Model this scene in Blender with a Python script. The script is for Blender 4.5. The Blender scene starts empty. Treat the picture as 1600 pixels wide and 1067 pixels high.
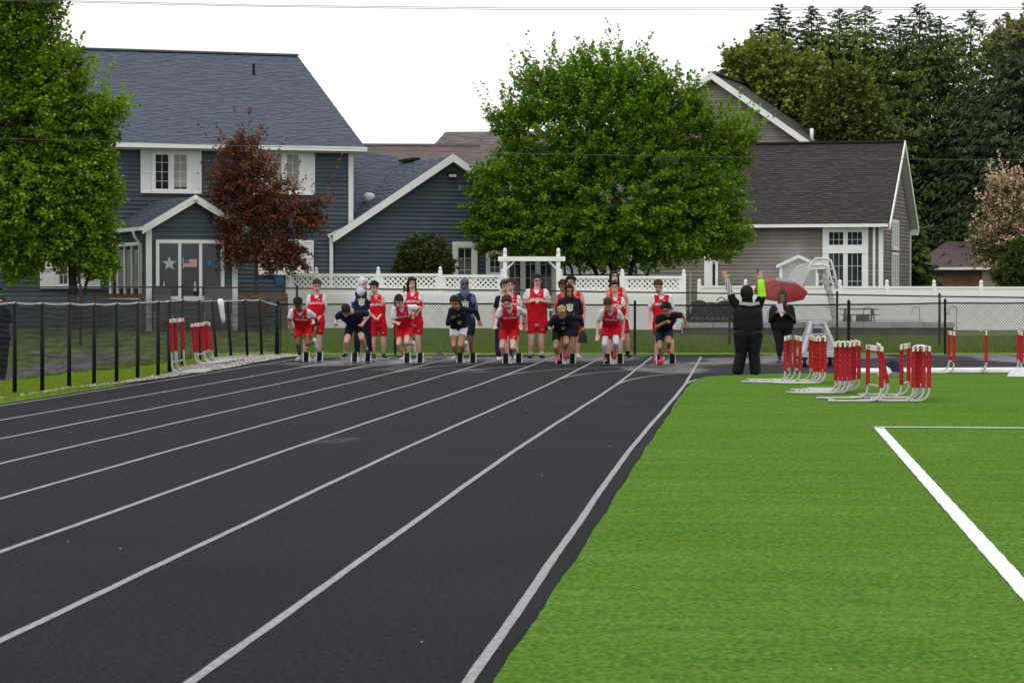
import bpy, bmesh, math, random
import numpy as np
from mathutils import Vector, Matrix, Euler
from mathutils.bvhtree import BVHTree
R = math.radians
random.seed(7); rng = np.random.default_rng(7)
scene = bpy.context.scene
col = scene.collection
# ---------------------------------------------------------------- camera
F = 4200.0; CX, CY = 800.0, 533.5; HOR = 449.0; VPX = 1158.0; EYE = 1.57
YAW = math.atan((VPX-CX)/F); PIT = math.atan((CY-HOR)/F)
cam = bpy.data.objects.new('camera', bpy.data.cameras.new('camera')); col.objects.link(cam)
cam.location = (0, 0, EYE); cam.rotation_euler = (math.pi/2-PIT, 0, YAW)
cam.data.sensor_width = 36; cam.data.lens = F*36/1600; cam.data.clip_start = .5; cam.data.clip_end = 3000
cam.data.dof.use_dof = True; cam.data.dof.focus_distance = 57; cam.data.dof.aperture_fstop = 11
scene.camera = cam
# ---------------------------------------------------------------- overcast sky and soft sun
SUN_EL, SUN_AZ = R(58), R(200)
w = bpy.data.worlds.new('World'); scene.world = w; w.use_nodes = True
nt = w.node_tree; nt.nodes.clear()
o_ = nt.nodes.new('ShaderNodeOutputWorld'); bg = nt.nodes.new('ShaderNodeBackground')
sk = nt.nodes.new('ShaderNodeTexSky'); sk.sky_type = 'NISHITA'; sk.sun_disc = False
sk.sun_elevation = SUN_EL; sk.sun_rotation = SUN_AZ; sk.dust_density = 6; sk.air_density = 1.0
tc = nt.nodes.new('ShaderNodeTexCoord'); sp = nt.nodes.new('ShaderNodeSeparateXYZ')
nt.links.new(tc.outputs['Generated'], sp.inputs[0])
rp = nt.nodes.new('ShaderNodeMapRange'); nt.links.new(sp.outputs['Z'], rp.inputs['Value'])
rp.inputs['From Min'].default_value = 0; rp.inputs['From Max'].default_value = 1
rp.inputs['To Min'].default_value = 9.2; rp.inputs['To Max'].default_value = 9.6
cb = nt.nodes.new('ShaderNodeCombineColor')
mlt = nt.nodes.new('ShaderNodeMath'); mlt.operation = 'MULTIPLY'; mlt.inputs[1].default_value = 1.012
nt.links.new(rp.outputs[0], cb.inputs[0]); nt.links.new(rp.outputs[0], cb.inputs[1])
nt.links.new(rp.outputs[0], mlt.inputs[0]); nt.links.new(mlt.outputs[0], cb.inputs[2])
mx = nt.nodes.new('ShaderNodeMix'); mx.data_type = 'RGBA'; mx.inputs[0].default_value = .93
nt.links.new(sk.outputs[0], mx.inputs['A']); nt.links.new(cb.outputs[0], mx.inputs['B'])
nt.links.new(mx.outputs['Result'], bg.inputs['Color']); bg.inputs['Strength'].default_value = .132
nt.links.new(bg.outputs[0], o_.inputs[0])
sl = bpy.data.lights.new('sun', 'SUN'); sl.energy = .9; sl.angle = R(25); sl.color = (1, .98, .94)
sun = bpy.data.objects.new('sun', sl); col.objects.link(sun)
# the direction to the sun: up, behind the camera and to its left
sd = Vector((math.sin(SUN_AZ)*math.cos(SUN_EL), math.cos(SUN_AZ)*math.cos(SUN_EL), math.sin(SUN_EL)))
sun.rotation_euler = sd.to_track_quat('Z', 'Y').to_euler()
vs = scene.view_settings; vs.view_transform = 'Standard'; vs.look = 'None'; vs.exposure = 0; vs.gamma = 1
vs.use_curve_mapping = False
scene.render.engine = 'CYCLES'
scene.cycles.transparent_max_bounces = 16
# ---------------------------------------------------------------- geometry of the view
CAMROT = Euler((math.pi/2-PIT, 0, YAW)).to_matrix()
CAM = Vector((0, 0, EYE))
IMR = Vector((math.cos(YAW), math.sin(YAW), 0)); IMF = Vector((-math.sin(YAW), math.cos(YAW), 0))
def ray(px, py): return (CAMROT @ Vector(((px-CX)/F, -(py-CY)/F, -1)))
def at(px, py, d):
    r = ray(px, py); return CAM + r*(d/r.dot(IMF))
def gp(px, py, h=0.0):
    r = ray(px, py); return CAM + r*((h-EYE)/r.z)
def hitplane(px, py, p, n):
    r = ray(px, py); return CAM + r*((p-CAM).dot(n)/r.dot(n))
def ppm(base_y, h=0.0): return (base_y-HOR)/(EYE-h)
# ---------------------------------------------------------------- materials
MATS = {}
def principled(name, color=(.5,.5,.5), rough=.7, var=0.0, scale=5.0, bump=0.0, bscale=None, metal=0.0,
               tint=False, tvar=.3, spec=.25, color2=None, stretch=None, detail=6):
    m = bpy.data.materials.new(name); m.use_nodes = True; t = m.node_tree; b = t.nodes['Principled BSDF']
    b.inputs['Base Color'].default_value = (*color, 1); b.inputs['Roughness'].default_value = rough
    b.inputs['Metallic'].default_value = metal; b.inputs['Specular IOR Level'].default_value = spec
    src = None
    tcn = t.nodes.new('ShaderNodeTexCoord'); mp = t.nodes.new('ShaderNodeMapping')
    t.links.new(tcn.outputs['Object'], mp.inputs[0])
    if stretch: mp.inputs['Scale'].default_value = stretch
    if var or color2:
        n = t.nodes.new('ShaderNodeTexNoise'); n.inputs['Scale'].default_value = scale; n.inputs['Detail'].default_value = detail
        t.links.new(mp.outputs[0], n.inputs['Vector'])
        cr = t.nodes.new('ShaderNodeValToRGB'); t.links.new(n.outputs['Fac'], cr.inputs[0])
        a = tuple(c*(1-var) for c in color); c2 = color2 or tuple(min(1, c*(1+var)) for c in color)
        cr.color_ramp.elements[0].position = .3; cr.color_ramp.elements[1].position = .7
        cr.color_ramp.elements[0].color = (*a, 1); cr.color_ramp.elements[1].color = (*c2, 1)
        src = cr.outputs[0]
    if tint:
        at_ = t.nodes.new('ShaderNodeAttribute'); at_.attribute_name = 'tint'
        mr = t.nodes.new('ShaderNodeMapRange'); mr.inputs['To Min'].default_value = 1-tvar; mr.inputs['To Max'].default_value = 1+tvar
        t.links.new(at_.outputs['Fac'], mr.inputs['Value'])
        vm = t.nodes.new('ShaderNodeVectorMath'); vm.operation = 'SCALE'
        if src: t.links.new(src, vm.inputs[0])
        else: vm.inputs[0].default_value = color
        t.links.new(mr.outputs[0], vm.inputs['Scale']); src = vm.outputs[0]
    if src: t.links.new(src, b.inputs['Base Color'])
    if bump:
        n2 = t.nodes.new('ShaderNodeTexNoise'); n2.inputs['Scale'].default_value = bscale or scale*4; n2.inputs['Detail'].default_value = 8
        t.links.new(mp.outputs[0], n2.inputs['Vector'])
        bp = t.nodes.new('ShaderNodeBump'); bp.inputs['Distance'].default_value = bump; bp.inputs['Strength'].default_value = 1
        t.links.new(n2.outputs['Fac'], bp.inputs['Height']); t.links.new(bp.outputs[0], b.inputs['Normal'])
    return m
def leafmat(name, dark, light, trans=.25, rough=.55, stops=(0,1)):
    m = bpy.data.materials.new(name); m.use_nodes = True; t = m.node_tree; b = t.nodes['Principled BSDF']
    a = t.nodes.new('ShaderNodeAttribute'); a.attribute_name = 'tint'
    cr = t.nodes.new('ShaderNodeValToRGB'); t.links.new(a.outputs['Fac'], cr.inputs[0])
    cr.color_ramp.elements[0].color = (*dark, 1); cr.color_ramp.elements[1].color = (*light, 1)
    cr.color_ramp.elements[0].position = stops[0]; cr.color_ramp.elements[1].position = stops[1]
    t.links.new(cr.outputs[0], b.inputs['Base Color']); b.inputs['Roughness'].default_value = rough
    b.inputs['Specular IOR Level'].default_value = .12
    tr = t.nodes.new('ShaderNodeBsdfTranslucent'); t.links.new(cr.outputs[0], tr.inputs[0])
    ms = t.nodes.new('ShaderNodeMixShader'); ms.inputs[0].default_value = trans
    t.links.new(b.outputs[0], ms.inputs[1]); t.links.new(tr.outputs[0], ms.inputs[2])
    t.links.new(ms.outputs[0], t.nodes['Material Output'].inputs[0])
    return m
def M(key, *a, **k):
    if key not in MATS: MATS[key] = principled(key, *a, **k)
    return MATS[key]
# ---------------------------------------------------------------- object helpers
def tag(o, label=None, cat=None, group=None, kind=None):
    if label: o['label'] = label
    if cat: o['category'] = cat
    if group: o['group'] = group
    if kind: o['kind'] = kind
    return o
def thing(name, loc, label, cat, group=None, rz=0.0):
    o = bpy.data.objects.new(name, None); col.objects.link(o); o.location = loc; o.rotation_euler = (0, 0, rz)
    o.empty_display_size = .2
    return tag(o, label, cat, group)
class MB:
    def __init__(s): s.v = []; s.f = []; s.t = []
    def add(s, vs, fs, t=None):
        n = len(s.v); s.v.extend([tuple(x) for x in vs]); s.f.extend([tuple(i+n for i in f) for f in fs])
        tt = random.random() if t is None else t
        s.t.extend([tt]*len(vs)); return s
    def box(s, c, size, rot=None, t=None):
        x, y, z = [k/2 for k in size]; c = Vector(c)
        vs = [Vector((sx*x, sy*y, sz*z)) for sx in (-1,1) for sy in (-1,1) for sz in (-1,1)]
        if rot is not None: vs = [rot @ q for q in vs]
        return s.add([q+c for q in vs], [(0,1,3,2),(4,6,7,5),(0,4,5,1),(2,3,7,6),(0,2,6,4),(1,5,7,3)], t)
    def bx(s, x0, x1, y0, y1, z0, z1, t=None):
        return s.box(((x0+x1)/2,(y0+y1)/2,(z0+z1)/2), (abs(x1-x0),abs(y1-y0),abs(z1-z0)), None, t)
    def prism(s, poly, d, t=None):      # poly: list of Vectors (planar), d: extrusion vector
        n = len(poly); d = Vector(d); poly = [Vector(p) for p in poly]
        vs = poly+[p+d for p in poly]
        fs = [tuple(range(n))[::-1], tuple(range(n, 2*n))]+[(i,(i+1)%n,n+(i+1)%n,n+i) for i in range(n)]
        return s.add(vs, fs, t)
    def bar(s, a, b, wd, ht, up=Vector((0,0,1)), t=None):
        a = Vector(a); b = Vector(b); d = b-a; L = d.length; d.normalize()
        sd_ = d.cross(up)
        if sd_.length < 1e-5: sd_ = Vector((1,0,0))
        sd_.normalize(); u = sd_.cross(d)
        rot = Matrix((sd_, d, u)).transposed()
        return s.box((a+b)/2, (wd, L, ht), rot, t)
    def tube(s, pts, r, n=6, t=None, cap=True):
        pts = [Vector(p) for p in pts]; m = len(pts)
        rs = r if isinstance(r, (list, tuple)) else [r]*m
        vs = []; prev = None
        for i, p in enumerate(pts):
            d = (pts[min(i+1,m-1)]-pts[max(i-1,0)]).normalized()
            if prev is None:
                a = d.cross(Vector((0,0,1)));
                if a.length < 1e-3: a = d.cross(Vector((1,0,0)))
            else: a = prev-d*prev.dot(d)
            a.normalize(); prev = a; b = d.cross(a)
            for k in range(n):
                an = 2*math.pi*k/n; vs.append(p+a*math.cos(an)*rs[i]+b*math.sin(an)*rs[i])
        fs = [(i*n+k, i*n+(k+1)%n, (i+1)*n+(k+1)%n, (i+1)*n+k) for i in range(m-1) for k in range(n)]
        if cap: fs += [tuple(range(n))[::-1], tuple((m-1)*n+k for k in range(n))]
        return s.add(vs, fs, t)
    def lathe(s, prof, c=(0,0,0), n=12, t=None):   # prof: (r,z)
        c = Vector(c); m = len(prof)
        vs = [c+Vector((r*math.cos(2*math.pi*k/n), r*math.sin(2*math.pi*k/n), z)) for r, z in prof for k in range(n)]
        fs = [(i*n+k, i*n+(k+1)%n, (i+1)*n+(k+1)%n, (i+1)*n+k) for i in range(m-1) for k in range(n)]
        fs += [tuple(range(n))[::-1], tuple((m-1)*n+k for k in range(n))]
        return s.add(vs, fs, t)
    def build(s, name, mat, parent=None, smooth=False, kind=None, loc=None, world=False):
        me = bpy.data.meshes.new(name); me.from_pydata(s.v, [], s.f)
        at_ = me.attributes.new('tint', 'FLOAT', 'POINT'); at_.data.foreach_set('value', s.t)
        for m_ in (mat if isinstance(mat, (list, tuple)) else [mat]): me.materials.append(m_)
        if smooth: me.shade_smooth()
        return link(name, me, parent, kind, loc)
def link(name, me, parent=None, kind=None, loc=None):
    o = bpy.data.objects.new(name, me); col.objects.link(o)
    if parent: o.parent = parent
    if kind: o['kind'] = kind
    if loc is not None: o.location = loc
    return o
def copy_tree(o, parent=None):
    c = o.copy(); col.objects.link(c)
    if parent: c.parent = parent
    for ch in list(o.children): copy_tree(ch, c)
    return c
def fastmesh(name, V, Fq, mat, tint=None, smooth=False):
    me = bpy.data.meshes.new(name); k = Fq.shape[1]
    me.vertices.add(len(V)); me.vertices.foreach_set('co', V.astype(np.float32).ravel())
    me.loops.add(Fq.size); me.loops.foreach_set('vertex_index', Fq.astype(np.int32).ravel())
    me.polygons.add(len(Fq)); me.polygons.foreach_set('loop_start', (np.arange(len(Fq))*k).astype(np.int32))
    if tint is not None:
        a = me.attributes.new('tint', 'FLOAT', 'POINT'); a.data.foreach_set('value', tint.astype(np.float32))
    me.update(calc_edges=True); me.validate(); me.materials.append(mat)
    if smooth: me.shade_smooth()
    return me
def sstep(a, b, x):
    t = min(1, max(0, (x-a)/(b-a))); return t*t*(3-2*t)
ORD = ['first','second','third','fourth','fifth','sixth','seventh','eighth','ninth','tenth','eleventh','twelfth']
# common materials
WHITE = M('white_vinyl', (.82,.83,.81), .5, var=.05, scale=2)
TRIM = M('white_trim', (.76,.77,.76), .5, var=.06, scale=1.5)
BLACKM = M('black_metal', (.010,.010,.011), .5, spec=.15)
GLASS = principled('window_glass', (.022,.028,.032), .08, var=.5, scale=1.2, spec=.45)
GREYM = M('grey_metal', (.33,.34,.35), .45, metal=.3, var=.1)
# ================================================================ GROUND
def terrain(X, Y):
    l = .22*sstep(66, 86, Y); r = .02*sstep(66, 86, Y)-.22*sstep(92, 110, Y)
    k = sstep(-3, 1, X+Y*.02)
    return l*(1-k)+r*k - .02
def heightsheet(name, xs, ys, fn, mat, kind='structure'):
    vs = [(x, y, fn(x, y)) for y in ys for x in xs]; n = len(xs)
    fs = [(j*n+i, j*n+i+1, (j+1)*n+i+1, (j+1)*n+i) for j in range(len(ys)-1) for i in range(n-1)]
    mb = MB(); mb.add(vs, fs, .5); return mb.build(name, mat, kind=kind, smooth=True)
lawn = principled('lawn', (.080,.125,.018), .9, var=.35, scale=1.3, bump=.05, bscale=18, color2=(.14,.195,.032), spec=.2)
xs = [-400,-200,-100,-60]+[ -40+2*i for i in range(41)]+[60,100,200,400]
ys = [-60,0,30]+[50+2*i for i in range(40)]+[150,200,300,500,900]
heightsheet('ground', xs, ys, terrain, lawn)
def sheet(name, pts, h, mat, kind='structure'):
    mb = MB(); mb.add([(p[0], p[1], h) for p in pts], [tuple(range(len(pts)))], .5)
    o = mb.build(name, mat, kind=kind)
    bm = bmesh.new(); bm.from_mesh(o.data); bmesh.ops.recalc_face_normals(bm, faces=bm.faces)
    if bm.faces[0].normal.z < 0: bmesh.ops.reverse_faces(bm, faces=bm.faces)
    bm.to_mesh(o.data); bm.free(); return o
def g2(px, py, h=0): p = gp(px, py, h); return (p.x, p.y)
def lx(k, Y): return -.7*EYE*k+.02 + .18*sstep(22, 46, Y)
# ---- running track
trk = bpy.data.materials.new('track_rubber'); trk.use_nodes = True; t = trk.node_tree; b = t.nodes['Principled BSDF']
tcn = t.nodes.new('ShaderNodeTexCoord')
n1 = t.nodes.new('ShaderNodeTexNoise'); n1.inputs['Scale'].default_value = 30; n1.inputs['Detail'].default_value = 10; n1.inputs['Roughness'].default_value = .85
n2 = t.nodes.new('ShaderNodeTexNoise'); n2.inputs['Scale'].default_value = .5; n2.inputs['Detail'].default_value = 5
n3 = t.nodes.new('ShaderNodeTexNoise'); n3.inputs['Scale'].default_value = .38; n3.inputs['Detail'].default_value = 4
mp3 = t.nodes.new('ShaderNodeMapping'); mp3.inputs['Scale'].default_value = (1.0, .35, 1)
for n in (n1, n2): t.links.new(tcn.outputs['Object'], n.inputs['Vector'])
t.links.new(tcn.outputs['Object'], mp3.inputs[0]); t.links.new(mp3.outputs[0], n3.inputs['Vector'])
cr = t.nodes.new('ShaderNodeValToRGB'); t.links.new(n1.outputs['Fac'], cr.inputs[0])
cr.color_ramp.elements[0].position = .42; cr.color_ramp.elements[0].color = (.001,.0012,.0020,1)
cr.color_ramp.elements[1].position = .60; cr.color_ramp.elements[1].color = (.031,.0335,.040,1)
cr2 = t.nodes.new('ShaderNodeValToRGB'); t.links.new(n2.outputs['Fac'], cr2.inputs[0])
cr2.color_ramp.elements[0].position = .3; cr2.color_ramp.elements[0].color = (.75,.75,.75,1)
cr2.color_ramp.elements[1].position = .75; cr2.color_ramp.elements[1].color = (1.15,1.15,1.15,1)
mm = t.nodes.new('ShaderNodeMix'); mm.data_type = 'RGBA'; mm.blend_type = 'MULTIPLY'; mm.inputs[0].default_value = 1
t.links.new(cr.outputs[0], mm.inputs['A']); t.links.new(cr2.outputs[0], mm.inputs['B'])
t.links.new(mm.outputs['Result'], b.inputs['Base Color'])
# wet film: more of it near the start, where the rain stands on the track
spx = t.nodes.new('ShaderNodeSeparateXYZ'); t.links.new(tcn.outputs['Object'], spx.inputs[0])
mr = t.nodes.new('ShaderNodeMapRange'); t.links.new(spx.outputs['Y'], mr.inputs['Value'])
mr.inputs['From Min'].default_value = 46; mr.inputs['From Max'].default_value = 57
mr.inputs['To Min'].default_value = -.12; mr.inputs['To Max'].default_value = .10
ad = t.nodes.new('ShaderNodeMath'); ad.operation = 'ADD'; t.links.new(mr.outputs[0], ad.inputs[0]); t.links.new(n3.outputs['Fac'], ad.inputs[1])
cr3 = t.nodes.new('ShaderNodeValToRGB'); t.links.new(ad.outputs[0], cr3.inputs[0])
cr3.color_ramp.elements[0].position = .56; cr3.color_ramp.elements[0].color = (.74,.74,.74,1)
cr3.color_ramp.elements[1].position = .66; cr3.color_ramp.elements[1].color = (.22,.22,.22,1)
t.links.new(cr3.outputs[0], b.inputs['Roughness'])
bp = t.nodes.new('ShaderNodeBump'); bp.inputs['Distance'].default_value = .012; t.links.new(n1.outputs['Fac'], bp.inputs['Height'])
t.links.new(bp.outputs[0], b.inputs['Normal']); mrs = t.nodes.new('ShaderNodeMapRange'); t.links.new(ad.outputs[0], mrs.inputs['Value'])
mrs.inputs['From Min'].default_value = .54; mrs.inputs['From Max'].default_value = .66; mrs.inputs['To Min'].default_value = .05; mrs.inputs['To Max'].default_value = .5
t.links.new(mrs.outputs[0], b.inputs['Specular IOR Level'])
edge = []
for Y in [2]+[10+3*i for i in range(15)]: edge.append((lx(9.0, Y)-.2 + (-.9 if Y < 12 else 0), Y))
edge += [g2(445, 556.5), g2(600,554.7), g2(900, 553.9), g2(1300,553.6), g2(1700, 553.2)]
trackpts = edge + [(30, 60), (30, 2)]
sheet('running_track', trackpts, 0.0, trk)
# ---- turf field
turf = bpy.data.materials.new('artificial_turf'); turf.use_nodes = True; t = turf.node_tree; b = t.nodes['Principled BSDF']
tcn = t.nodes.new('ShaderNodeTexCoord')
def noise(sc, dt, stretch):
    mp = t.nodes.new('ShaderNodeMapping'); mp.inputs['Scale'].default_value = stretch
    n = t.nodes.new('ShaderNodeTexNoise'); n.inputs['Scale'].default_value = sc; n.inputs['Detail'].default_value = dt
    t.links.new(tcn.outputs['Object'], mp.inputs[0]); t.links.new(mp.outputs[0], n.inputs['Vector']); return n
na = noise(60, 4, (.55, .35, 1)); nb = noise(3.2, 7, (.25, 1.1, 1)); nc = noise(.5, 3, (.6, 1, 1))
def ramp(n, p0, c0, p1, c1):
    c = t.nodes.new('ShaderNodeValToRGB'); t.links.new(n.outputs['Fac'], c.inputs[0])
    c.color_ramp.elements[0].position = p0; c.color_ramp.elements[0].color = (*c0, 1)
    c.color_ramp.elements[1].position = p1; c.color_ramp.elements[1].color = (*c1, 1); return c
ra = ramp(na, .3, (.046,.108,.014), .7, (.118,.230,.038))
rb = ramp(nb, .35, (.90,.92,.88), .65, (1.09,1.06,1.10)); rc = ramp(nc, .3, (.92,.94,.9), .7, (1.08,1.05,1.15))
def mul(a, b_):
    x = t.nodes.new('ShaderNodeMix'); x.data_type = 'RGBA'; x.blend_type = 'MULTIPLY'; x.inputs[0].default_value = 1
    t.links.new(a, x.inputs['A']); t.links.new(b_, x.inputs['B']); return x.outputs['Result']
t.links.new(mul(mul(ra.outputs[0], rb.outputs[0]), rc.outputs[0]), b.inputs['Base Color'])
b.inputs['Roughness'].default_value = .9; b.inputs['Specular IOR Level'].default_value = 0
bp = t.nodes.new('ShaderNodeBump'); bp.inputs['Distance'].default_value = .02; t.links.new(na.outputs['Fac'], bp.inputs['Height'])
t.links.new(bp.outputs[0], b.inputs['Normal'])
tp = [(690,1250),(773,1067),(836,970),(900,876),(970,764),(1005,708),(1037.5,660),(1046,647.5),(1056,629),(1065,617.5),(1075,604),(1087.5,594),(1105,589),(1137.5,587),(1200,584.6),(1400,583.6),(1700,583.2)]
te = [g2(*q) for q in tp]; pts = []
for a, c in zip(te[:-1], te[1:]):
    L = math.dist(a, c); n = max(2, int(L/.22))
    for i in range(n):
        s_ = i/n; j = random.uniform(-.004, .004) + .006*math.sin((a[1]+(c[1]-a[1])*s_)*2.1)
        pts.append((a[0]+(c[0]-a[0])*s_+j, a[1]+(c[1]-a[1])*s_))
pts.append(te[-1]); pts += [(30, te[-1][1]), (30, 2), (te[0][0]+.2, 2)]
TURFH = .012
pts0=list(pts); sheet("turf_field", pts, TURFH, turf)
# ---- paint
paint = principled('track_line_paint', (.25,.25,.26), .7, var=.35, scale=25, color2=(.34,.34,.35), bump=.003, bscale=90)
wpaint = principled('field_line_paint', (.74,.74,.74), .8, var=.07, scale=30, bump=.008, bscale=80)
def strip(mb, pts, wd, h, jit=.10):
    vs = []
    for i, p in enumerate(pts):
        a = Vector(pts[max(i-1,0)]); c = Vector(pts[min(i+1,len(pts)-1)]); d = (c-a).normalized(); n = Vector((-d.y, d.x))
        w1 = wd/2*(1+random.uniform(-jit,jit)); w2 = wd/2*(1+random.uniform(-jit,jit)); c0 = wd*jit*.5*math.sin(i*.37+wd*99)
        vs += [(p[0]+n.x*(w1+c0), p[1]+n.y*(w1+c0), h), (p[0]-n.x*(w2-c0), p[1]-n.y*(w2-c0), h)]
    fs = [(2*i+1, 2*i+3, 2*i+2, 2*i) for i in range(len(pts)-1)]
    mb.add(vs, fs)
for k in range(1, 10):
    mb = MB(); end = 61.0
    Y1 = {1:61.2}.get(k, 62.0)
    P = [(lx(k, Y)+(-.0 if k < 9 else 0), Y) for Y in [3+.3*i for i in range(200)] if Y < gp(lx(k,60)*0+700, 556)[1]-.6]
    strip(mb, P, .05, .004); mb.build('lane_line', paint, kind='structure')
bend = {1:(602,586.2,1150),2:(603,580.8,1120),3:(594,576.6,1060),4:(590,573,1000),5:(587.5,569.5,900),6:(586,566.3,800),7:(584,563.2,720),8:(579,560.4,660)}
for k, (s0, f0, xe) in bend.items():
    Ys = gp(800, s0).y; X0 = lx(k, Ys)
    p0 = Vector((X0, Ys)); p2 = Vector(g2(xe, f0)); p1 = Vector((lx(k, 45)+.05, (Ys*.25+p2.y*.75)))
    P = [tuple((1-u)**2*p0+2*u*(1-u)*p1+u*u*p2) for u in [i/16 for i in range(17)]]
    P.append(tuple(Vector(g2(1750, f0-.6))))
    mb = MB(); strip(mb, P, .05, .008); mb.build('bend_line', paint, kind='structure')
# field lines on the turf
mb = MB(); A = Vector(g2(1374, 671.2)); B = Vector(g2(1600, 925)); D = (B-A).normalized()
P = [tuple(A+D*s_) for s_ in np.linspace(-.05, (B-A).length+14, 700)]; strip(mb, P, .108, TURFH+.006, jit=.035); mb.build('field_line', wpaint, kind='structure')
mb = MB(); A2 = Vector(g2(1365.5, 669.7)); B2 = Vector(g2(1720, 672)); P = [tuple(A2.lerp(B2, s_)) for s_ in np.linspace(0,1,30)]
strip(mb, P, .11, TURFH+.010); mb.build('field_line', wpaint, kind='structure')
# white boards lying along the far edge of the turf
bwh = M('white_board', (.62,.62,.63), .6, var=.12, scale=3)
th = thing('curb_board', (*g2(1330, 583), 0), 'long low white board laid along the far edge of the turf beside the track', 'board')
mbb = MB(); a = gp(1338, 583.0); c = gp(1720, 582.2); a2 = gp(1338, 577.5); c2 = gp(1720, 575.5)
mbb.prism([a-th.location, c-th.location, c2-th.location, a2-th.location], (0,0,.03)); mbb.build('board', bwh, th)
# ---- gravel, path, and bright verge at the left
grav = principled('gravel', (.24,.225,.21), .9, var=.45, scale=22, color2=(.42,.40,.38), bump=.03, bscale=40)
gl = [(-40,631),(0,622),(40,619),(110,608),(180,601),(247,593),(300,585),(345,578),(400,567),(444,559.5)]
gu = [(470,556.2),(434,554.8),(390,555.3),(330,560),(318,567),(285,575),(262,586),(182,599.6),(100,608.3),(40,618),(-40,630)]
sheet('gravel_bed', [g2(*q) for q in gl+gu], .016, grav)
V=[];Fc=[];tn=[]
def inpoly(x,y,P):
    c=False; j=len(P)-1
    for i in range(len(P)):
        if ((P[i][1]>y)!=(P[j][1]>y)) and x<(P[j][0]-P[i][0])*(y-P[i][1])/(P[j][1]-P[i][1])+P[i][0]: c=not c
        j=i
    return c
GP_=[g2(*q) for q in gl+gu]
cnt=0
while cnt<5200:
    x=random.uniform(-12.5,-9); y=random.uniform(38,63)
    if not inpoly(x,y,GP_): continue
    cnt+=1; r=random.uniform(.012,.035); k=len(V)
    V+=[(x-r,y,.016),(x,y-r,.014),(x+r,y,.016),(x,y+r,.016),(x+random.uniform(-.4,.4)*r,y,.016+r*.9)]
    Fc+=[(k,k+1,k+4),(k+1,k+2,k+4),(k+2,k+3,k+4),(k+3,k,k+4)]; tn+=[random.random()]*5
pebm=principled('pebbles',(.30,.28,.26),.9,tint=True,tvar=.6)
o=link('pebbles', fastmesh('pebbles',np.array(V),np.array(Fc),pebm,np.array(tn)),kind='stuff'); tag(o,'loose pale gravel between the track edge and the black mesh fence','gravel')
verge = principled('bright_grass', (.11,.19,.02), .9, var=.25, scale=1.6, bump=.05, bscale=25, color2=(.17,.26,.03), spec=.15)
asph = principled('path_asphalt', (.10,.10,.105), .6, var=.25, scale=3, bump=.01, bscale=60)
sheet('footpath', [(-13.9,20),(-11.9,30),(-12.0,44),(-11.9,53),(-12.9,60.5),(-15,63),(-17,63),(-14.6,58),(-13.9,50),(-15.5,30)], -.008, asph)
sheet('verge_grass', [(-11.6,20),(-11.75,44),(-11.75,54),(-12.6,60),(-9.5,60),(-9.2,20)], -.010, verge)
v0 = [g2(436,554.6),g2(1700,553.2)]
sheet('verge_strip', [v0[0],v0[1],(g2(1700,549.5)[0],g2(1700,549.5)[1]),g2(1200,549.3),g2(436,547)], -.004, verge)
# grass tufts on the lawn between the chain link fences
V=[];Fc=[];tn=[]
for i in range(60000):
    u=random.random(); px=random.uniform(430,1640); d=random.uniform(64.5,88)
    p=at(px,500,d); x,y=p.x,p.y
    if px>1060 and d>85.5: continue
    hh=terrain(x,y); k=len(V); h=random.uniform(.03,.09)*(1.9 if d<68.5 and px>990 else 1); w_=random.uniform(.012,.03)
    a_=random.uniform(-.4,.4); V+=[(x-w_,y+a_*w_,hh-.01),(x+w_,y-a_*w_,hh-.01),(x+random.uniform(-.04,.04),y,hh+h)]; Fc.append((k,k+1,k+2)); tn+=[random.random()]*3
tuft = leafmat('lawn_blade', (.06,.11,.013), (.17,.25,.034), .15)
o=link('lawn_tufts', fastmesh('lawn_tufts',np.array(V),np.array(Fc),tuft,np.array(tn)),kind='stuff'); tag(o,'rough green lawn grass between the chain link fence and the white fence','grass')
V=[];Fc=[];tn=[]
for i in range(30000):
    y=random.uniform(33,61); x=random.uniform(-12.4,-10.05) if y<53 else random.uniform(-13,-10.2)
    if inpoly(x,y,GP_): continue
    k=len(V); h=random.uniform(.02,.06); w_=random.uniform(.006,.02)
    V+=[(x-w_,y,-.01),(x+w_,y,-.01),(x+random.uniform(-.03,.03),y,-.01+h)]; Fc.append((k,k+1,k+2)); tn+=[random.random()]*3
tuft2 = leafmat('verge_blade', (.11,.19,.015), (.24,.34,.04), .15)
o=link('verge_tufts', fastmesh('verge_tufts',np.array(V),np.array(Fc),tuft2,np.array(tn)),kind='stuff'); tag(o,'bright green grass verge under the black mesh fence','grass')
# petals and litter on the track and turf
pet = M('petal', (.6,.55,.48), .7)
mb = MB()
for i in range(16):
    px = random.uniform(0,1600); py = random.uniform(572,1060)
    p = gp(px,py,.016 if True else 0); r = random.uniform(.003,.006)
    a_ = random.random()*3; mb.box((p.x,p.y,TURFH+.006 if inpoly(p.x,p.y,pts0) else .003),(r*2,r,.003),Matrix.Rotation(a_,3,'Z'))
o = mb.build('petals', pet, kind='stuff'); tag(o,'tiny pale petals scattered over the track and turf','petals')
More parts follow.
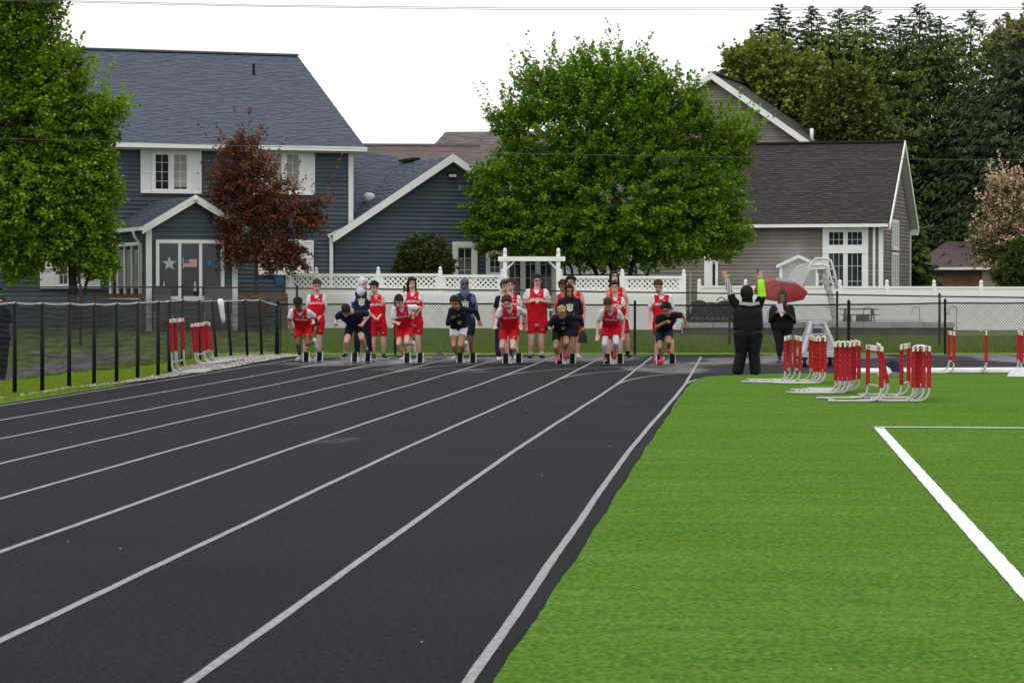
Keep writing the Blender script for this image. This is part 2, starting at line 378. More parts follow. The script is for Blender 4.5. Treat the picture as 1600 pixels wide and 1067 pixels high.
# ================================================================ HOUSES
def shingle_mat(name, c, c2):
    m = principled(name, c, .85, var=.1, scale=60, tint=True, tvar=.26, bump=.004, bscale=150, spec=.1); return m
def siding_mat(name, c): return principled(name, c, .65, var=.14, scale=.8, tint=True, tvar=.12, spec=.12)
class House:
    def __init__(s, name, px, depth, rot_img, label, cat, z0=0.0):
        p = at(px, 500, depth); s.o = Vector((p.x, p.y, z0)); s.a = YAW+R(rot_img)
        s.u = Vector((math.cos(s.a), math.sin(s.a), 0)); s.b = Vector((-math.sin(s.a), math.cos(s.a), 0))
        s.root = thing(name, s.o, label, cat, rz=s.a)
    def loc(s, P): q = P-s.o; return Vector((q.dot(s.u), q.dot(s.b), q.z))
    def F(s, px, py, y=0.0): return s.loc(hitplane(px, py, s.o+s.b*y, s.b))     # hit plane parallel to the facade
    def S(s, px, py, x): return s.loc(hitplane(px, py, s.o+s.u*x, s.u))        # hit plane parallel to the side
def clip_rows(poly, z):          # x-interval of polygon (list of (x,z)) at height z
    xs = []
    n = len(poly)
    for i in range(n):
        (x0,z0),(x1,z1) = poly[i], poly[(i+1)%n]
        if (z0 <= z < z1) or (z1 <= z < z0): xs.append(x0+(x1-x0)*(z-z0)/(z1-z0))
    xs.sort(); return [(xs[i], xs[i+1]) for i in range(0, len(xs)-1, 2)]
def siding(parent, poly, y, mat, lap=.14, thick=.2, axis='x', sgn=-1, holes=()):
    """lap siding on a vertical polygon; poly [(u,z)], proud towards sgn along the other axis; holes (u0,u1,z0,z1)"""
    mb = MB()
    def pt(u, w, z): return (u, w, z) if axis == 'x' else (w, u, z)
    # solid wall behind
    zlo = min(p[1] for p in poly); zhi = max(p[1] for p in poly)
    z = zlo
    while z < zhi-.01:
        z1 = min(z+lap, zhi)
        z1 = z1-.016; ia = clip_rows(poly, z+1e-4); ib = clip_rows(poly, z1-1e-4)
        if ia and ib:
            for (a0,a1),(b0,b1) in zip(ia, ib):
                segs = [(a0,a1,b0,b1)]
                for (h0,h1,k0,k1) in holes:
                    if z1 <= k0+.01 or z >= k1-.01: continue
                    out = []
                    for (p0,p1,q0,q1) in segs:
                        if h0 > p1 or h1 < p0: out.append((p0,p1,q0,q1)); continue
                        if h0 > p0: out.append((p0,h0,q0,h0))
                        if h1 < p1: out.append((h1,p1,h1,q1))
                    segs = out
                for (p0,p1,q0,q1) in segs:
                    tt = random.random()
                    yb = y+sgn*.045; yt = y+sgn*.014
                    mb.add([pt(p0,yb,z),pt(p1,yb,z),pt(q1,yt,z1),pt(q0,yt,z1)], [(0,1,2,3)] , tt)
                    mb.add([pt(p0,yb,z),pt(p1,yb,z),pt(p1,y,z),pt(p0,y,z)], [(0,3,2,1)], tt)
                    mb.add([pt(q0,yt,z1),pt(q1,yt,z1),pt(q1,y,z1),pt(q0,y,z1)], [(0,1,2,3)], tt)
        z += lap
    mb.build('siding', mat, parent, kind='stuff')
def wallmesh(parent, poly, y, mat, thick=.18, axis='x', sgn=1, name='wall'):
    mb = MB()
    P = [Vector((u, y, z)) if axis == 'x' else Vector((y, u, z)) for u, z in poly]
    mb.prism(P, (0, sgn*thick, 0) if axis == 'x' else (sgn*thick, 0, 0)); return mb.build(name, mat, parent)
def shingles(parent, A, B, C, D, mat, course=.14, tab=.23, name='roof', under=None, lift=.02, holes=None):
    """roof slope: eave from A to B, top edge from D to C (A below D, B below C). A solid deck part plus shingle tabs"""
    A,B,C,D = map(Vector, (A,B,C,D)); n = (B-A).cross(D-A).normalized()
    if n.z < 0: n = -n
    mb = MB(); poly = [A,B,C,D] if (C-D).length > 1e-3 else [A,B,C]
    mb.prism([p+n*.0 for p in poly], -n*.12); deck = mb.build(name, under or mat, parent)
    L = ((D+C)/2-(A+B)/2).length; rows = max(1, int(L/course)); mb = MB()
    eu = (B-A).normalized()
    for i in range(rows):
        t0 = i/rows; t1 = (i+1.08)/rows; t1 = min(t1, 1)
        l0 = A.lerp(D,t0); r0 = B.lerp(C,t0); l1 = A.lerp(D,t1); r1 = B.lerp(C,t1)
        wl = (r0-l0).length; nt_ = max(1, int(wl/tab)); off = random.random()*tab/max(wl,.01)
        cuts = [0]+sorted([min(.999,max(.001,(j+.5+random.uniform(-.25,.25))/nt_+off*.5)) for j in range(nt_)])+[1]
        for s0, s1 in zip(cuts[:-1], cuts[1:]):
            if s1-s0 < 1e-3: continue
            up_ = random.random() > .5; h = lift*(.5+.9*up_); tt = random.random()*.35+(.6 if up_ else 0)
            a = l0.lerp(r0,s0)+n*h; b_ = l0.lerp(r0,s1)+n*h; c = l1.lerp(r1,s1)+n*.004; d = l1.lerp(r1,s0)+n*.004
            ga = l0.lerp(r0,s0)+n*.001; gb = l0.lerp(r0,s1)+n*.001
            mb.add([a,b_,c,d,ga,gb], [(0,1,2,3),(4,5,1,0),(4,0,3),(5,2,1)], tt)
    mb.build('shingles', mat, deck, kind='stuff'); return deck
def gable_rake(parent, apex, eL, eR, y, wd=.26, th=.05, mat=TRIM, name='rake_board'):
    for e in (eL, eR):
        if e is None: continue
        mb = MB(); a = Vector((apex[0], y, apex[1])); b_ = Vector((e[0], y, e[1]))
        mb.prism([a, b_, b_-Vector((0,0,wd)), a-Vector((0,0,wd))], (0,-th,0)); mb.build(name, mat, parent)
def window(parent, x0, x1, z0, z1, y=0.0, cols=2, panes=(2,4), trim=.10, shutters=0.0, axis='x', sgn=-1, muntin=.014, blind=None, name='window'):
    """frame proud of the wall; glass set back; sgn -1 = faces -y (or -x)"""
    def box(mb, u0,u1,w0,w1,k0,k1):
        if axis == 'x': mb.bx(u0,u1,y+sgn*w0,y+sgn*w1,k0,k1)
        else: mb.bx(y+sgn*w0,y+sgn*w1,u0,u1,k0,k1)
    y = y+sgn*.048; MW = .045 if panes else .03
    mb = MB(); box(mb,x0-trim,x1+trim,0,.07,z1,z1+trim*1.15); box(mb,x0-trim,x1+trim,0,.085,z0-trim,z0)
    box(mb,x0-trim,x0,0,.068,z0,z1); box(mb,x1,x1+trim,0,.068,z0,z1)
    W = (x1-x0)/cols
    for i in range(1, cols): box(mb,x0+W*i-MW,x0+W*i+MW,0,.062,z0,z1)
    win = mb.build(name, TRIM, parent)
    for i in range(cols):
        a, c = x0+W*i+(MW if i else 0), x0+W*(i+1)-(MW if i < cols-1 else 0)
        g = MB(); box(g,a,c,.004,.012,z0,z1); g.build('pane', GLASS, win)
        s_ = MB(); f_ = .05 if panes else .02
        for (p,q,r_,t_) in ((a,a+f_,z0,z1),(c-f_,c,z0,z1),(a+f_,c-f_,z0,z0+f_),(a+f_,c-f_,z1-f_,z1)): box(s_,p,q,.012,.045,r_,t_)
        s_.build('sash', TRIM, win)
        if panes:
            m_ = MB(); pc, pr = panes
            for j in range(1, pc): box(m_,a+(c-a)*j/pc-muntin/2,a+(c-a)*j/pc+muntin/2,.012,.028,z0+.05,z1-.05)
            for j in range(1, pr): box(m_,a+.05,c-.05,.0125,.026,z0+(z1-z0)*j/pr-muntin/2,z0+(z1-z0)*j/pr+muntin/2)
            m_.build('muntins', TRIM, win)
        if blind and blind[i]:
            bmb = MB(); box(bmb,a+.05,c-.05,.0121,.0135,z0+.05+(z1-z0)*blind[i][0],z1-.05)
            bmb.build('blind', M('blind_fabric', (.30,.31,.27), .8, var=.2, scale=3), win)
    if shutters:
        for (a, c) in ((x0-trim-shutters, x0-trim-.01), (x1+trim+.01, x1+trim+shutters)):
            sm = MB(); H = z1-z0+2*trim; zb = z0-trim
            box(sm,a,a+.05,0,.05,zb,zb+H); box(sm,c-.05,c,0,.05,zb,zb+H)
            box(sm,a+.05,c-.05,0,.012,zb,zb+H)
            for k in (0,.5,1): zz = zb+(H-.08)*k; box(sm,a+.05,c-.05,0,.048,zz,zz+.08)
            sh = sm.build('shutter', TRIM, win); lm = MB(); zz = zb+.08
            while zz < zb+H-.1:
                if axis == 'x': lm.add([(a+.05,y+sgn*.038,zz),(c-.05,y+sgn*.038,zz),(c-.05,y+sgn*.018,zz+.055),(a+.05,y+sgn*.018,zz+.055)],[(0,1,2,3)])
                zz += .06
            lm.build('slats', TRIM, sh, kind='stuff') if False else None
            lm.f and _slats(lm, parent)
    return win
def _slats(lm, parent):
    o = lm.build('shutter_slats', TRIM, parent, kind='stuff')
def vstrip(parent, x0, x1, y, z0, z1, name='corner_board', mat=TRIM, d=.05):
    mb = MB(); mb.bx(x0,x1,y-d,y,z0,z1); return mb.build(name, mat, parent)
def gutter(parent, A, B, mat=TRIM, name='gutter', d=.12):
    A = Vector(A); B = Vector(B); mb = MB(); mb.bar(A, B, d, d*.95); return mb.build(name, mat, parent)
blue = siding_mat('blue_siding', (.070,.092,.113)); blueroof = shingle_mat('slate_blue_shingles', (.095,.117,.146), None)
darkroof = shingle_mat('dark_shingles', (.082,.088,.11), None); soffit = M('soffit', (.5,.5,.5), .6, var=.05)
# ---------------------------------------------------------------- blue house
H = House('blue_house', 550, 93, 20, 'two storey house with dark blue lap siding, slate grey roof and white shuttered windows', 'house')
rt = H.root
xr = 0.0; xl = H.F(-70, 300).x; zt = H.F(550, 236).z
eR = H.F(572, 231, -.45); eL = Vector((xl-.5, -.45, H.F(190, 227, -.45).z))
zE = (eR.z+H.F(190,227,-.45).z)/2; eL.z = zE; eR.z = zE
rid = H.S(465, 88, eR.x)
wins_up = []
def fr(a, b_, c, d, y=0): # photo rect -> local x0,x1,z0,z1
    p = H.F(a, (b_+d)/2, y); q = H.F(c, (b_+d)/2, y); m_ = (a+c)/2
    return p.x, q.x, H.F(m_, d, y).z, H.F(m_, b_, y).z
w1 = fr(240,240,293,298); w2 = fr(418,240,468,300); w3 = fr(424,380,466,425); w0 = fr(90,395,128,446)
wallmesh(rt, [(xl,0),(0,0),(0,zt),(xl,zt)], 0, blue, 10)
siding(rt, [(xl,0),(0,0),(0,zt),(xl,zt)], 0, blue, .145)
shingles(rt, (eL.x,eL.y,eL.z), eR, rid, (eL.x,rid.y,rid.z), blueroof)
shingles(rt, (eR.x,2*rid.y-eR.y,eR.z), (eL.x,2*rid.y-eR.y,eR.z), (eL.x,rid.y,rid.z), rid, blueroof)
mb = MB(); mb.prism([(0,0,zt),(0,rid.y,rid.z-.15),(0,2*rid.y,zt)], (-.1,0,0)); mb.build('gable_wall', blue, rt)
mb = MB(); mb.bar((eL.x,rid.y,rid.z+.03),(rid.x,rid.y,rid.z+.03),.35,.07); mb.build('ridge_cap', darkroof, rt)
gutter(rt, (eL.x,eL.y-.07,zE-.03), (eR.x,eR.y-.07,zE-.03), d=.16)
mb = MB(); mb.bx(eL.x, eR.x, eL.y+.02, 0, zE-.16, zE-.12); mb.build('soffit', soffit, rt)
vstrip(rt, -.14, 0.03, -.032, H.F(548,350).z, zt-.04)
window(rt, *w1, shutters=.36, panes=(2,4), blind=[None,(.05,)])
window(rt, *w2, shutters=.42, panes=(2,4), blind=[(.05,),(.05,)])
window(rt, *w3, shutters=.42, panes=(2,3))
window(rt, *w0, shutters=.5, panes=(2,3))
window(rt, *fr(-10,240,40,300), shutters=.42, panes=(2,4))
pv = H.F(419,125); 
mb = MB(); q = H.S(419,133,H.F(419,133).x) if False else None
# vent pipe on the main roof
n_ = (rid-eR); t_ = .76; P = Vector((H.F(419,133,4.2).x, eR.y+n_.y*t_, eR.z+n_.z*t_))
mb = MB(); mb.tube([P-Vector((0,0,.2)), P+Vector((0,0,.42))], .05, 8); mb.build('vent_pipe', BLACKM, rt)
# teal disc hanging on the wall
p = H.F(435.5,436,-.05)
mb = MB(); mb.prism([(p.x-.16,p.y-.05,p.z+.2),(p.x+.16,p.y-.02,p.z+.2),(p.x+.17,p.y-.02,p.z-.02),(p.x+.09,p.y-.02,p.z-.2),(p.x-.09,p.y-.02,p.z-.2),(p.x-.17,p.y-.02,p.z-.02)],(0,.03,0)); 
o = mb.build('sled', M('teal_plastic',(.02,.12,.20),.4), None); o.matrix_world = Matrix.Translation(H.o) @ Matrix.Rotation(H.a,4,'Z')
tag(o,'small teal plastic sled hung on the blue siding left of the white lattice fence','sled')
# ---- wing with the long gable
ap = H.F(708,243,-.35); le = H.F(520,369,-.35); s_ = (ap.z-le.z)/(ap.x-le.x); re = (2*ap.x-le.x, le.z)
wx0 = H.F(523,400).x; wx1 = 2*ap.x-wx0
def roofz(x): return ap.z-abs(x-ap.x)*s_-.16
g1 = fr(712,386,737,440); g2_ = fr(762,397,781,428); g3 = fr(792,392,862,450)
def wingpoly(): return [(wx0,0),(wx1,0),(wx1,roofz(wx1)),(ap.x,roofz(ap.x)),(wx0,roofz(wx0))]
wallmesh(rt, wingpoly(), -.04, blue, 9, name='wing_wall')
siding(rt, wingpoly(), -.04, blue, .145)
yb = 9.0
shingles(rt, (le.x,yb,le.z),(le.x,-.35,le.z),(ap.x,-.35,ap.z),(ap.x,yb,ap.z), blueroof, name='wing_roof')
shingles(rt, (re[0],-.35,re[1]),(re[0],yb,re[1]),(ap.x,yb,ap.z),(ap.x,-.35,ap.z), blueroof, name='wing_roof')
gable_rake(rt, (ap.x,ap.z+.05), (le.x,le.z+.05), (re[0],re[1]+.05), -.35, wd=.27)
mb = MB(); mb.prism([(le.x,-.35,le.z-.2),(ap.x,-.35,ap.z-.2),(ap.x,-.07,ap.z-.2),(le.x,-.07,le.z-.2)],(0,0,.03)); mb.build('soffit', soffit, rt)
mb = MB(); mb.prism([(re[0],-.35,le.z-.2),(ap.x,-.35,ap.z-.2),(ap.x,-.07,ap.z-.2),(re[0],-.07,le.z-.2)],(0,0,.03)); mb.build('soffit', soffit, rt)
rb_ = H.S(617,247,ap.x)   # where the wing ridge meets the connecting slope
B0 = Vector((0.02, .05, H.F(549,352).z)); T0 = Vector((0.02, rb_.y-.3, rb_.z+.75))
k_ = (rb_.z+.05-(B0.z-.3))/(rb_.y-.02); y2 = rb_.y+1.3
shingles(rt, (0.03,.02,B0.z-.3),(ap.x+.1,.02,B0.z-.3),(ap.x+.1,rb_.y,rb_.z+.05),(0.03,y2,B0.z-.3+(y2-.02)*k_), blueroof, name='connecting_roof')
mb = MB(); mb.bar((ap.x,rb_.y-2.6,ap.z+.06),(ap.x,rb_.y-.9,ap.z+.06),.3,.09); mb.build('ridge_vent', BLACKM, rt)
# downspout, skylight tube, flood light
p = H.F(518,371,-.2); mb = MB(); mb.bx(p.x-.05,p.x+.06,-.18,-.08,.2,p.z); mb.build('downspout', TRIM, rt)
mb = MB(); mb.bar((p.x-.1,-.1,p.z+.03),(0,.02,B0.z+.03),.08,.1); mb.build('flashing', TRIM, rt)
tx = ap.x-2.35; ty = 2.0; tz = ap.z-2.35*s_; mb = MB(); mb.lathe([(.22,-.1),(.22,.10),(.19,.17),(.10,.22),(.01,.23)],(tx,ty,tz+.05),14)
mb.build('skylight', M('skylight_dome',(.6,.62,.64),.2), rt, smooth=True)
p = H.F(705,274,-.1); mb = MB(); mb.bx(p.x-.16,p.x+.16,-.2,-.07,p.z-.02,p.z+.1); fl = mb.build('flood_light', BLACKM, rt)
mb = MB(); mb.bx(p.x-.12,p.x+.14,-.24,-.2,p.z-.07,p.z+.03); mb.build('lamp_face', M('lamp_glass',(.5,.5,.5),.2), fl)
window(rt, *g1, y=-.04, cols=1, panes=(2,3), trim=.16, name='door'); window(rt, *g2_, y=-.04, cols=1, panes=(2,3))
window(rt, g3[0], g3[1], .45, g3[3], y=-.04, cols=3, panes=(2,5), trim=.13, name='french_door')
# ---- porch (projects towards us)
pe = H.F(228,400); PY = -5.6
apx = H.F(304,307,PY-.3); pl = H.F(222,354,PY-.3); pr_ = H.F(388,360,PY-.3); zpe = (pl.z+pr_.z)/2; hw = (pr_.x-pl.x)/2; apx.x = (pl.x+pr_.x)/2
a0 = H.F(229,420,PY).x; a1 = H.F(369,420,PY).x; sp_ = (apx.z-zpe)/hw
def prz(x): return apx.z-abs(x-apx.x)*sp_-.12
pp = [(a0,0),(a1,0),(a1,prz(a1)),(apx.x,prz(apx.x)),(a0,prz(a0))]
wallmesh(rt, pp, PY, blue, .2, name='porch_wall'); siding(rt, pp, PY, blue, .145)
for xx, sg in ((a0,-1),(a1,1)):
    wallmesh(rt, [(PY,0),(0,0),(0,prz(a0)),(PY,prz(a0))], xx, blue, .15, axis='y', sgn=-sg, name='porch_side_wall')
    siding(rt, [(PY,0),(0,0),(0,prz(a0)),(PY,prz(a0))], xx, blue, .145, axis='y', sgn=sg)
shingles(rt, (apx.x-hw,0,zpe),(apx.x-hw,PY-.3,zpe),(apx.x,PY-.3,apx.z),(apx.x,0,apx.z), darkroof, name='porch_roof')
shingles(rt, (apx.x+hw,PY-.3,zpe),(apx.x+hw,0,zpe),(apx.x,0,apx.z),(apx.x,PY-.3,apx.z), darkroof, name='porch_roof')
gable_rake(rt, (apx.x,apx.z+.05),(apx.x-hw,zpe+.05),(apx.x+hw,zpe+.05), PY-.3, wd=.24)
gutter(rt, (apx.x-hw-.05,0,zpe-.02),(apx.x-hw-.05,PY-.35,zpe-.02)); gutter(rt, (apx.x+hw+.05,0,zpe-.02),(apx.x+hw+.05,PY-.35,zpe-.02))
vstrip(rt, a0-.03, a0+.15, PY-.032, 0, prz(a0)-.02); vstrip(rt, a1-.15, a1+.03, PY-.032, 0, prz(a1)-.02)
mb = MB(); p = H.F(212,356,PY+.9); mb.tube([(a0-.35,PY+.4,zpe-.05),(a0-.3,PY+.4,zpe-.25),(a0-.08,PY+.4,zpe-.5),(a0-.08,PY+.4,.1)],.045,8); mb.build('downspout', TRIM, rt, smooth=True)
q0 = H.F(247,425,PY).x; q1 = H.F(345,425,PY).x; zz0 = H.F(300,464,PY).z; zz1 = H.F(300,380,PY).z
pw = window(rt, q0, q1, zz0, zz1, y=PY, cols=3, panes=None, trim=.09, name='picture_window')
window(rt, PY+.7, -.35, zz0, zz1-.05, y=a0, cols=4, panes=None, trim=.08, axis='y', sgn=-1, name='side_window')
def flat(parent, name, pts, y, mat, d=.01):
    mb = MB(); mb.prism([(a,y,c) for a,c in pts],(0,-d,0)); return mb.build(name, mat, parent)
def star(cx, cz, r): return [(cx+(r if i%2==0 else r*.42)*math.sin(math.pi*i/5), cz+(r if i%2==0 else r*.42)*math.cos(math.pi*i/5)) for i in range(10)]
sc_ = H.F(264,412,PY-.03); flat(rt,'silver_star',star(sc_.x,sc_.z,.24),PY-.072,M('silver_paint',(.45,.47,.47),.4))
sc_ = H.F(327,411,PY-.03); flat(rt,'blue_star',star(sc_.x,sc_.z,.15),PY-.072,M('blue_paint',(.02,.16,.36),.5))
p = H.F(297,411,PY-.03); fw, fh = .42, .27; fx, fz = p.x-fw/2, p.z-fh/2
mred = M('flag_red',(.45,.03,.05),.7); mwh = M('flag_white',(.65,.65,.65),.7); mnv = M('flag_blue',(.03,.05,.20),.7)
fb = flat(rt,'window_flag',[(fx,fz),(fx+fw,fz),(fx+fw,fz+fh),(fx,fz+fh)],PY-.072,mwh)
mb = MB()
for i in range(0,13,2): mb.bx(fx,fx+fw,PY-.084,PY-.083,fz+fh*i/13,fz+fh*(i+1)/13)
mb.build('red_stripes', mred, fb); flat(fb,'canton',[(fx,fz+fh*.46),(fx+fw*.42,fz+fh*.46),(fx+fw*.42,fz+fh),(fx,fz+fh)],PY-.085,mnv,.003)
mb = MB()
for i in range(5):
    for j in range(4): mb.bx(fx+.02+i*.033,fx+.032+i*.033,PY-.090,PY-.089,fz+fh*.5+j*.032,fz+fh*.5+.012+j*.032)
mb.build('white_stars', mwh, fb); flat(fb,'flag_pole',[(fx-.03,fz-.03),(fx-.012,fz-.03),(fx-.012,fz+fh+.04),(fx-.03,fz+fh+.04)],PY-.072,mwh)
for (px0,px1,zb,zt_) in ((253,258,440,455),(301,307,440,455),(324,328,448,460)):
    pa = H.F(px0,448,PY-.02); pb = H.F(px1,448,PY-.02); zt2 = H.F(px0,zb,PY).z; zb2 = H.F(px0,zt_,PY).z
    flat(rt,'window_candle',[(pa.x,zb2),(pb.x,zb2),((pa.x+pb.x)/2+.02,zt2),((pa.x+pb.x)/2-.02,zt2)],PY-.072,M('candle_white',(.4,.42,.4),.6))
p = H.F(306,311,PY-.37); mb = MB(); mb.lathe([(.03,-.05),(.07,0),(.07,.1),(.02,.13)],(p.x,PY-.42,p.z-.05),10); mb.build('porch_lamp', TRIM, rt, smooth=True)
# ---- patio rail and chairs in front of the blue house
brown = M('brown_wood', (.10,.045,.025), .8, var=.3, scale=6)
dk = thing('deck_rail', at(300,465,83), 'low reddish brown wooden rail running along the yard of the blue house', 'rail', rz=YAW)
for xa, xb in ((1.42,2.95),(-3.1,-1.5)):
    mb = MB(); mb.bx(xa,xb,0,.05,-.02,.12); mb.build('top_rail', brown, dk)
    mb = MB(); mb.bx(xa,xb,0,.05,-.42,-.34); mb.build('lower_rail', brown, dk)
for x_ in (1.45,2.3,2.85,-3.05,-1.6):
    mb = MB(); mb.bx(x_,x_+.1,.06,.15,-1.6,-.02); mb.build('post', brown, dk)
chm = M('chair_mesh', (.07,.07,.075), .7)
def patio_chair(px, py, label):
    b_ = at(px, py, 84.5); zz = .1; t_ = thing('patio_chair', (b_.x,b_.y,zz), label, 'chair', rz=YAW+random.uniform(-.3,.3))
    hb = b_.z-zz
    mb = MB(); mb.prism([(-.27,-.05,.45),(.27,-.05,.45),(.27,.3,hb),(.2,.33,hb+.1),(-.2,.33,hb+.1),(-.27,.3,hb)],(0,.03,0)); mb.build('backrest', chm, t_)
    mb = MB(); mb.bx(-.27,.27,-.5,0,.42,.46); mb.build('seat', chm, t_)
    for sx in (-1,1):
        mb = MB(); mb.tube([(sx*.27,-.48,0),(sx*.28,-.45,.62),(sx*.28,.2,.66)],.015,6); mb.build('arm', GREYM, t_, smooth=True)
        mb = MB(); mb.tube([(sx*.26,.15,0),(sx*.26,.0,.45)],.015,6); mb.build('leg', GREYM, t_, smooth=True)
patio_chair(254,452,'left grey mesh patio chair below the silver star in the porch window')
patio_chair(333,452,'grey mesh patio chair below the blue star in the porch window')
patio_chair(349,453,'rightmost grey patio chair beside the right corner of the blue porch')
# ---------------------------------------------------------------- brown roofed houses further back
brroof = shingle_mat('brown_shingles', (.15,.125,.12), None); tanw = siding_mat('tan_siding', (.25,.22,.18))
def hip_house(name, x0, x1, ytop, ye, d, depth_m, hipL, hipR, label, roofm, wallm, rot=0, brick=None):
    h = House(name, x0, d, rot, label, 'house'); A = h.F(x0, ye); B = h.F(x1, ye); rz_ = h.F((x0+x1)/2, ytop, depth_m/2).z
    L = B.x-A.x; rx0, rx1 = hipL*L, L-hipR*L
    wallmesh(h.root, [(.4,-.5),(L-.4,-.5),(L-.4,A.z-.1),(.4,A.z-.1)], .4, wallm, depth_m-.8)
    shingles(h.root,(0,0,A.z),(L,0,A.z),(rx1,depth_m/2,rz_),(rx0,depth_m/2,rz_),roofm,course=.18,tab=.4)
    shingles(h.root,(L,depth_m,A.z),(0,depth_m,A.z),(rx0,depth_m/2,rz_),(rx1,depth_m/2,rz_),roofm,course=.3,tab=.6)
    shingles(h.root,(L,0,A.z),(L,depth_m,A.z),(rx1,depth_m/2,rz_),(rx1,depth_m/2,rz_),roofm,course=.18,tab=.4)
    shingles(h.root,(0,depth_m,A.z),(0,0,A.z),(rx0,depth_m/2,rz_),(rx0,depth_m/2,rz_),roofm,course=.18,tab=.4)
    return h
hip_house('brown_roof_house', 612, 900, 206, 300, 150, 12, .22, .2, 'tall brown shingled hip roof rising behind the blue gable wing', brroof, tanw, rot=-6)
h = House('low_roof_house', 560, 128, 5, 'long low brown roof with a level ridge seen just behind the blue wing', 'house')
A = h.F(560,262); B = h.F(760,262); rz_ = h.F(660,228,4).z
shingles(h.root,(0,0,A.z),(B.x,0,A.z),(B.x,4,rz_),(0,4,rz_),brroof,course=.18,tab=.4); shingles(h.root,(B.x,8,A.z),(0,8,A.z),(0,4,rz_),(B.x,4,rz_),brroof,course=.3,tab=.6)
wallmesh(h.root,[(.3,-.5),(B.x-.3,-.5),(B.x-.3,A.z-.1),(.3,A.z-.1)],.4,tanw,7)
mb = MB(); mb.bar((0,4,rz_+.04),(B.x,4,rz_+.04),.4,.1); mb.build('ridge_cap', brroof, h.root)
# ---------------------------------------------------------------- taupe house
taupe = siding_mat('taupe_siding', (.19,.168,.137)); troof = shingle_mat('charcoal_brown_shingles', (.050,.044,.043), None)
troof2 = shingle_mat('grey_brown_shingles', (.105,.095,.092), None)
H = House('taupe_house', 1379, 113, -16, 'taupe sided house with dark brown roof and tall white framed window at the right', 'house'); rt = H.root
zt = H.F(1379,353).z; xl = H.F(985,400).x
eR = H.F(1389,351,-.4); zE = eR.z
rid = H.S(1404,222,eR.x+.0)
print('RID',rid)
if rid.y < 3 or rid.y > 7: rid = Vector((eR.x, 4.2, H.F(1400,222,4.2).z))
DD = 2*rid.y
w_ = fr(1294,361,1349,446)
wallmesh(rt, [(xl,-1),(0,-1),(0,zt),(xl,zt)], 0, taupe, DD)
siding(rt, [(xl,-1),(0,-1),(0,zt),(xl,zt)], 0, taupe, .16)
siding(rt, [(0,-1),(DD,-1),(DD,zt),(rid.y,rid.z-.25),(0,zt)], 0.004, taupe, .16, axis='y', sgn=1)
mb = MB(); mb.prism([(0,0,zt-.02),(0,DD,zt-.02),(0,rid.y,rid.z-.3)],(-.15,0,0)); mb.build('gable_wall', taupe, rt)
shingles(rt,(xl,eR.y,zE),(eR.x,eR.y,zE),rid,(xl,rid.y,rid.z),troof); shingles(rt,(eR.x,DD+.4,zE),(xl,DD+.4,zE),(xl,rid.y,rid.z),rid,troof)
mb = MB(); mb.bar((xl,rid.y,rid.z+.03),(rid.x,rid.y,rid.z+.03),.32,.07); mb.build('ridge_cap', troof, rt)
gutter(rt,(xl,eR.y-.06,zE-.03),(eR.x-.02,eR.y-.06,zE-.03),d=.14)
for yy in (eR.y, DD-eR.y):
    mb = MB(); X = eR.x+.02; mb.prism([(X,yy,zE+.05),(X,rid.y,rid.z+.05),(X,rid.y,rid.z-.2),(X,yy,zE-.2)],(.05,0,0)); mb.build('rake_board', TRIM, rt)
    mb = MB(); mb.prism([(0.03,yy,zE-.22),(0.03,rid.y,rid.z-.22),(eR.x,rid.y,rid.z-.22),(eR.x,yy,zE-.22)],(0,0,.04)); mb.build('soffit', soffit, rt)
X = eR.x+.55; p0 = DD-eR.y
mb = MB(); mb.bx(0.03,eR.x+.03,DD+.1,DD+.42,zE-.28,zE-.03); mb.build('eave_return', TRIM, rt)
vstrip(rt,-.16,.03,-.032,-1,zt); mb = MB(); mb.bx(-.4,-.3,-.13,-.04,-1,zt-.05); mb.build('downspout', TRIM, rt)
mb = MB(); mb.bx(0.03,.08,DD-.16,DD,-1,zt-.05); mb.build('corner_board', TRIM, rt)
zm = H.F(1320,390).z
window(rt, w_[0], w_[1], zm+.06, w_[3], cols=2, panes=(3,2), trim=.22)
window(rt, w_[0], w_[1], w_[2]-1.1, zm-.06, cols=2, panes=(3,4), trim=.22)
window(rt, rid.y-1.9, rid.y-.2, -.2, zm-.2, y=.01, cols=3, panes=None, axis='y', sgn=1, trim=.1)
window(rt, rid.y-1.9, rid.y-.2, zm+.1, zt+.2, y=.01, cols=3, panes=(1,2), axis='y', sgn=1, trim=.1)
p = H.F(1106,420); vstrip(rt,p.x-.14,p.x+.14,-.032,-1,H.F(1106,396).z,d=.06)
a_ = fr(1113,412,1119,443); window(rt,a_[0],a_[1],a_[2]-.3,a_[3],cols=1,panes=None,trim=.1,name='narrow_window')
# upper gable block
H = House('tall_gable_house', 1111, 127, -17, 'taller taupe gable wall and grey brown roof rising behind the dark brown roof', 'house'); rt = H.root; UY = 0; ap = H.F(1111,115,UY-.35); re = H.F(1262,221,UY-.35); sl_ = (ap.z-re.z)/(re.x-ap.x); hw = re.x-ap.x+1.6
gz = lambda x: ap.z-abs(x-ap.x)*sl_-.16
gp_ = [(ap.x-hw+.4,-1),(ap.x+hw-.4,-1),(ap.x+hw-.4,gz(ap.x+hw-.4)),(ap.x,gz(ap.x)),(ap.x-hw+.4,gz(ap.x-hw+.4))]
wallmesh(rt,gp_,UY,taupe,11,name='upper_wall'); siding(rt,gp_,UY,taupe,.125)
ze = ap.z-hw*sl_; yb = UY+10
shingles(rt,(ap.x+hw,UY-.35,ze),(ap.x+hw,yb,ze),(ap.x,yb,ap.z),(ap.x,UY-.35,ap.z),troof2,name='upper_roof')
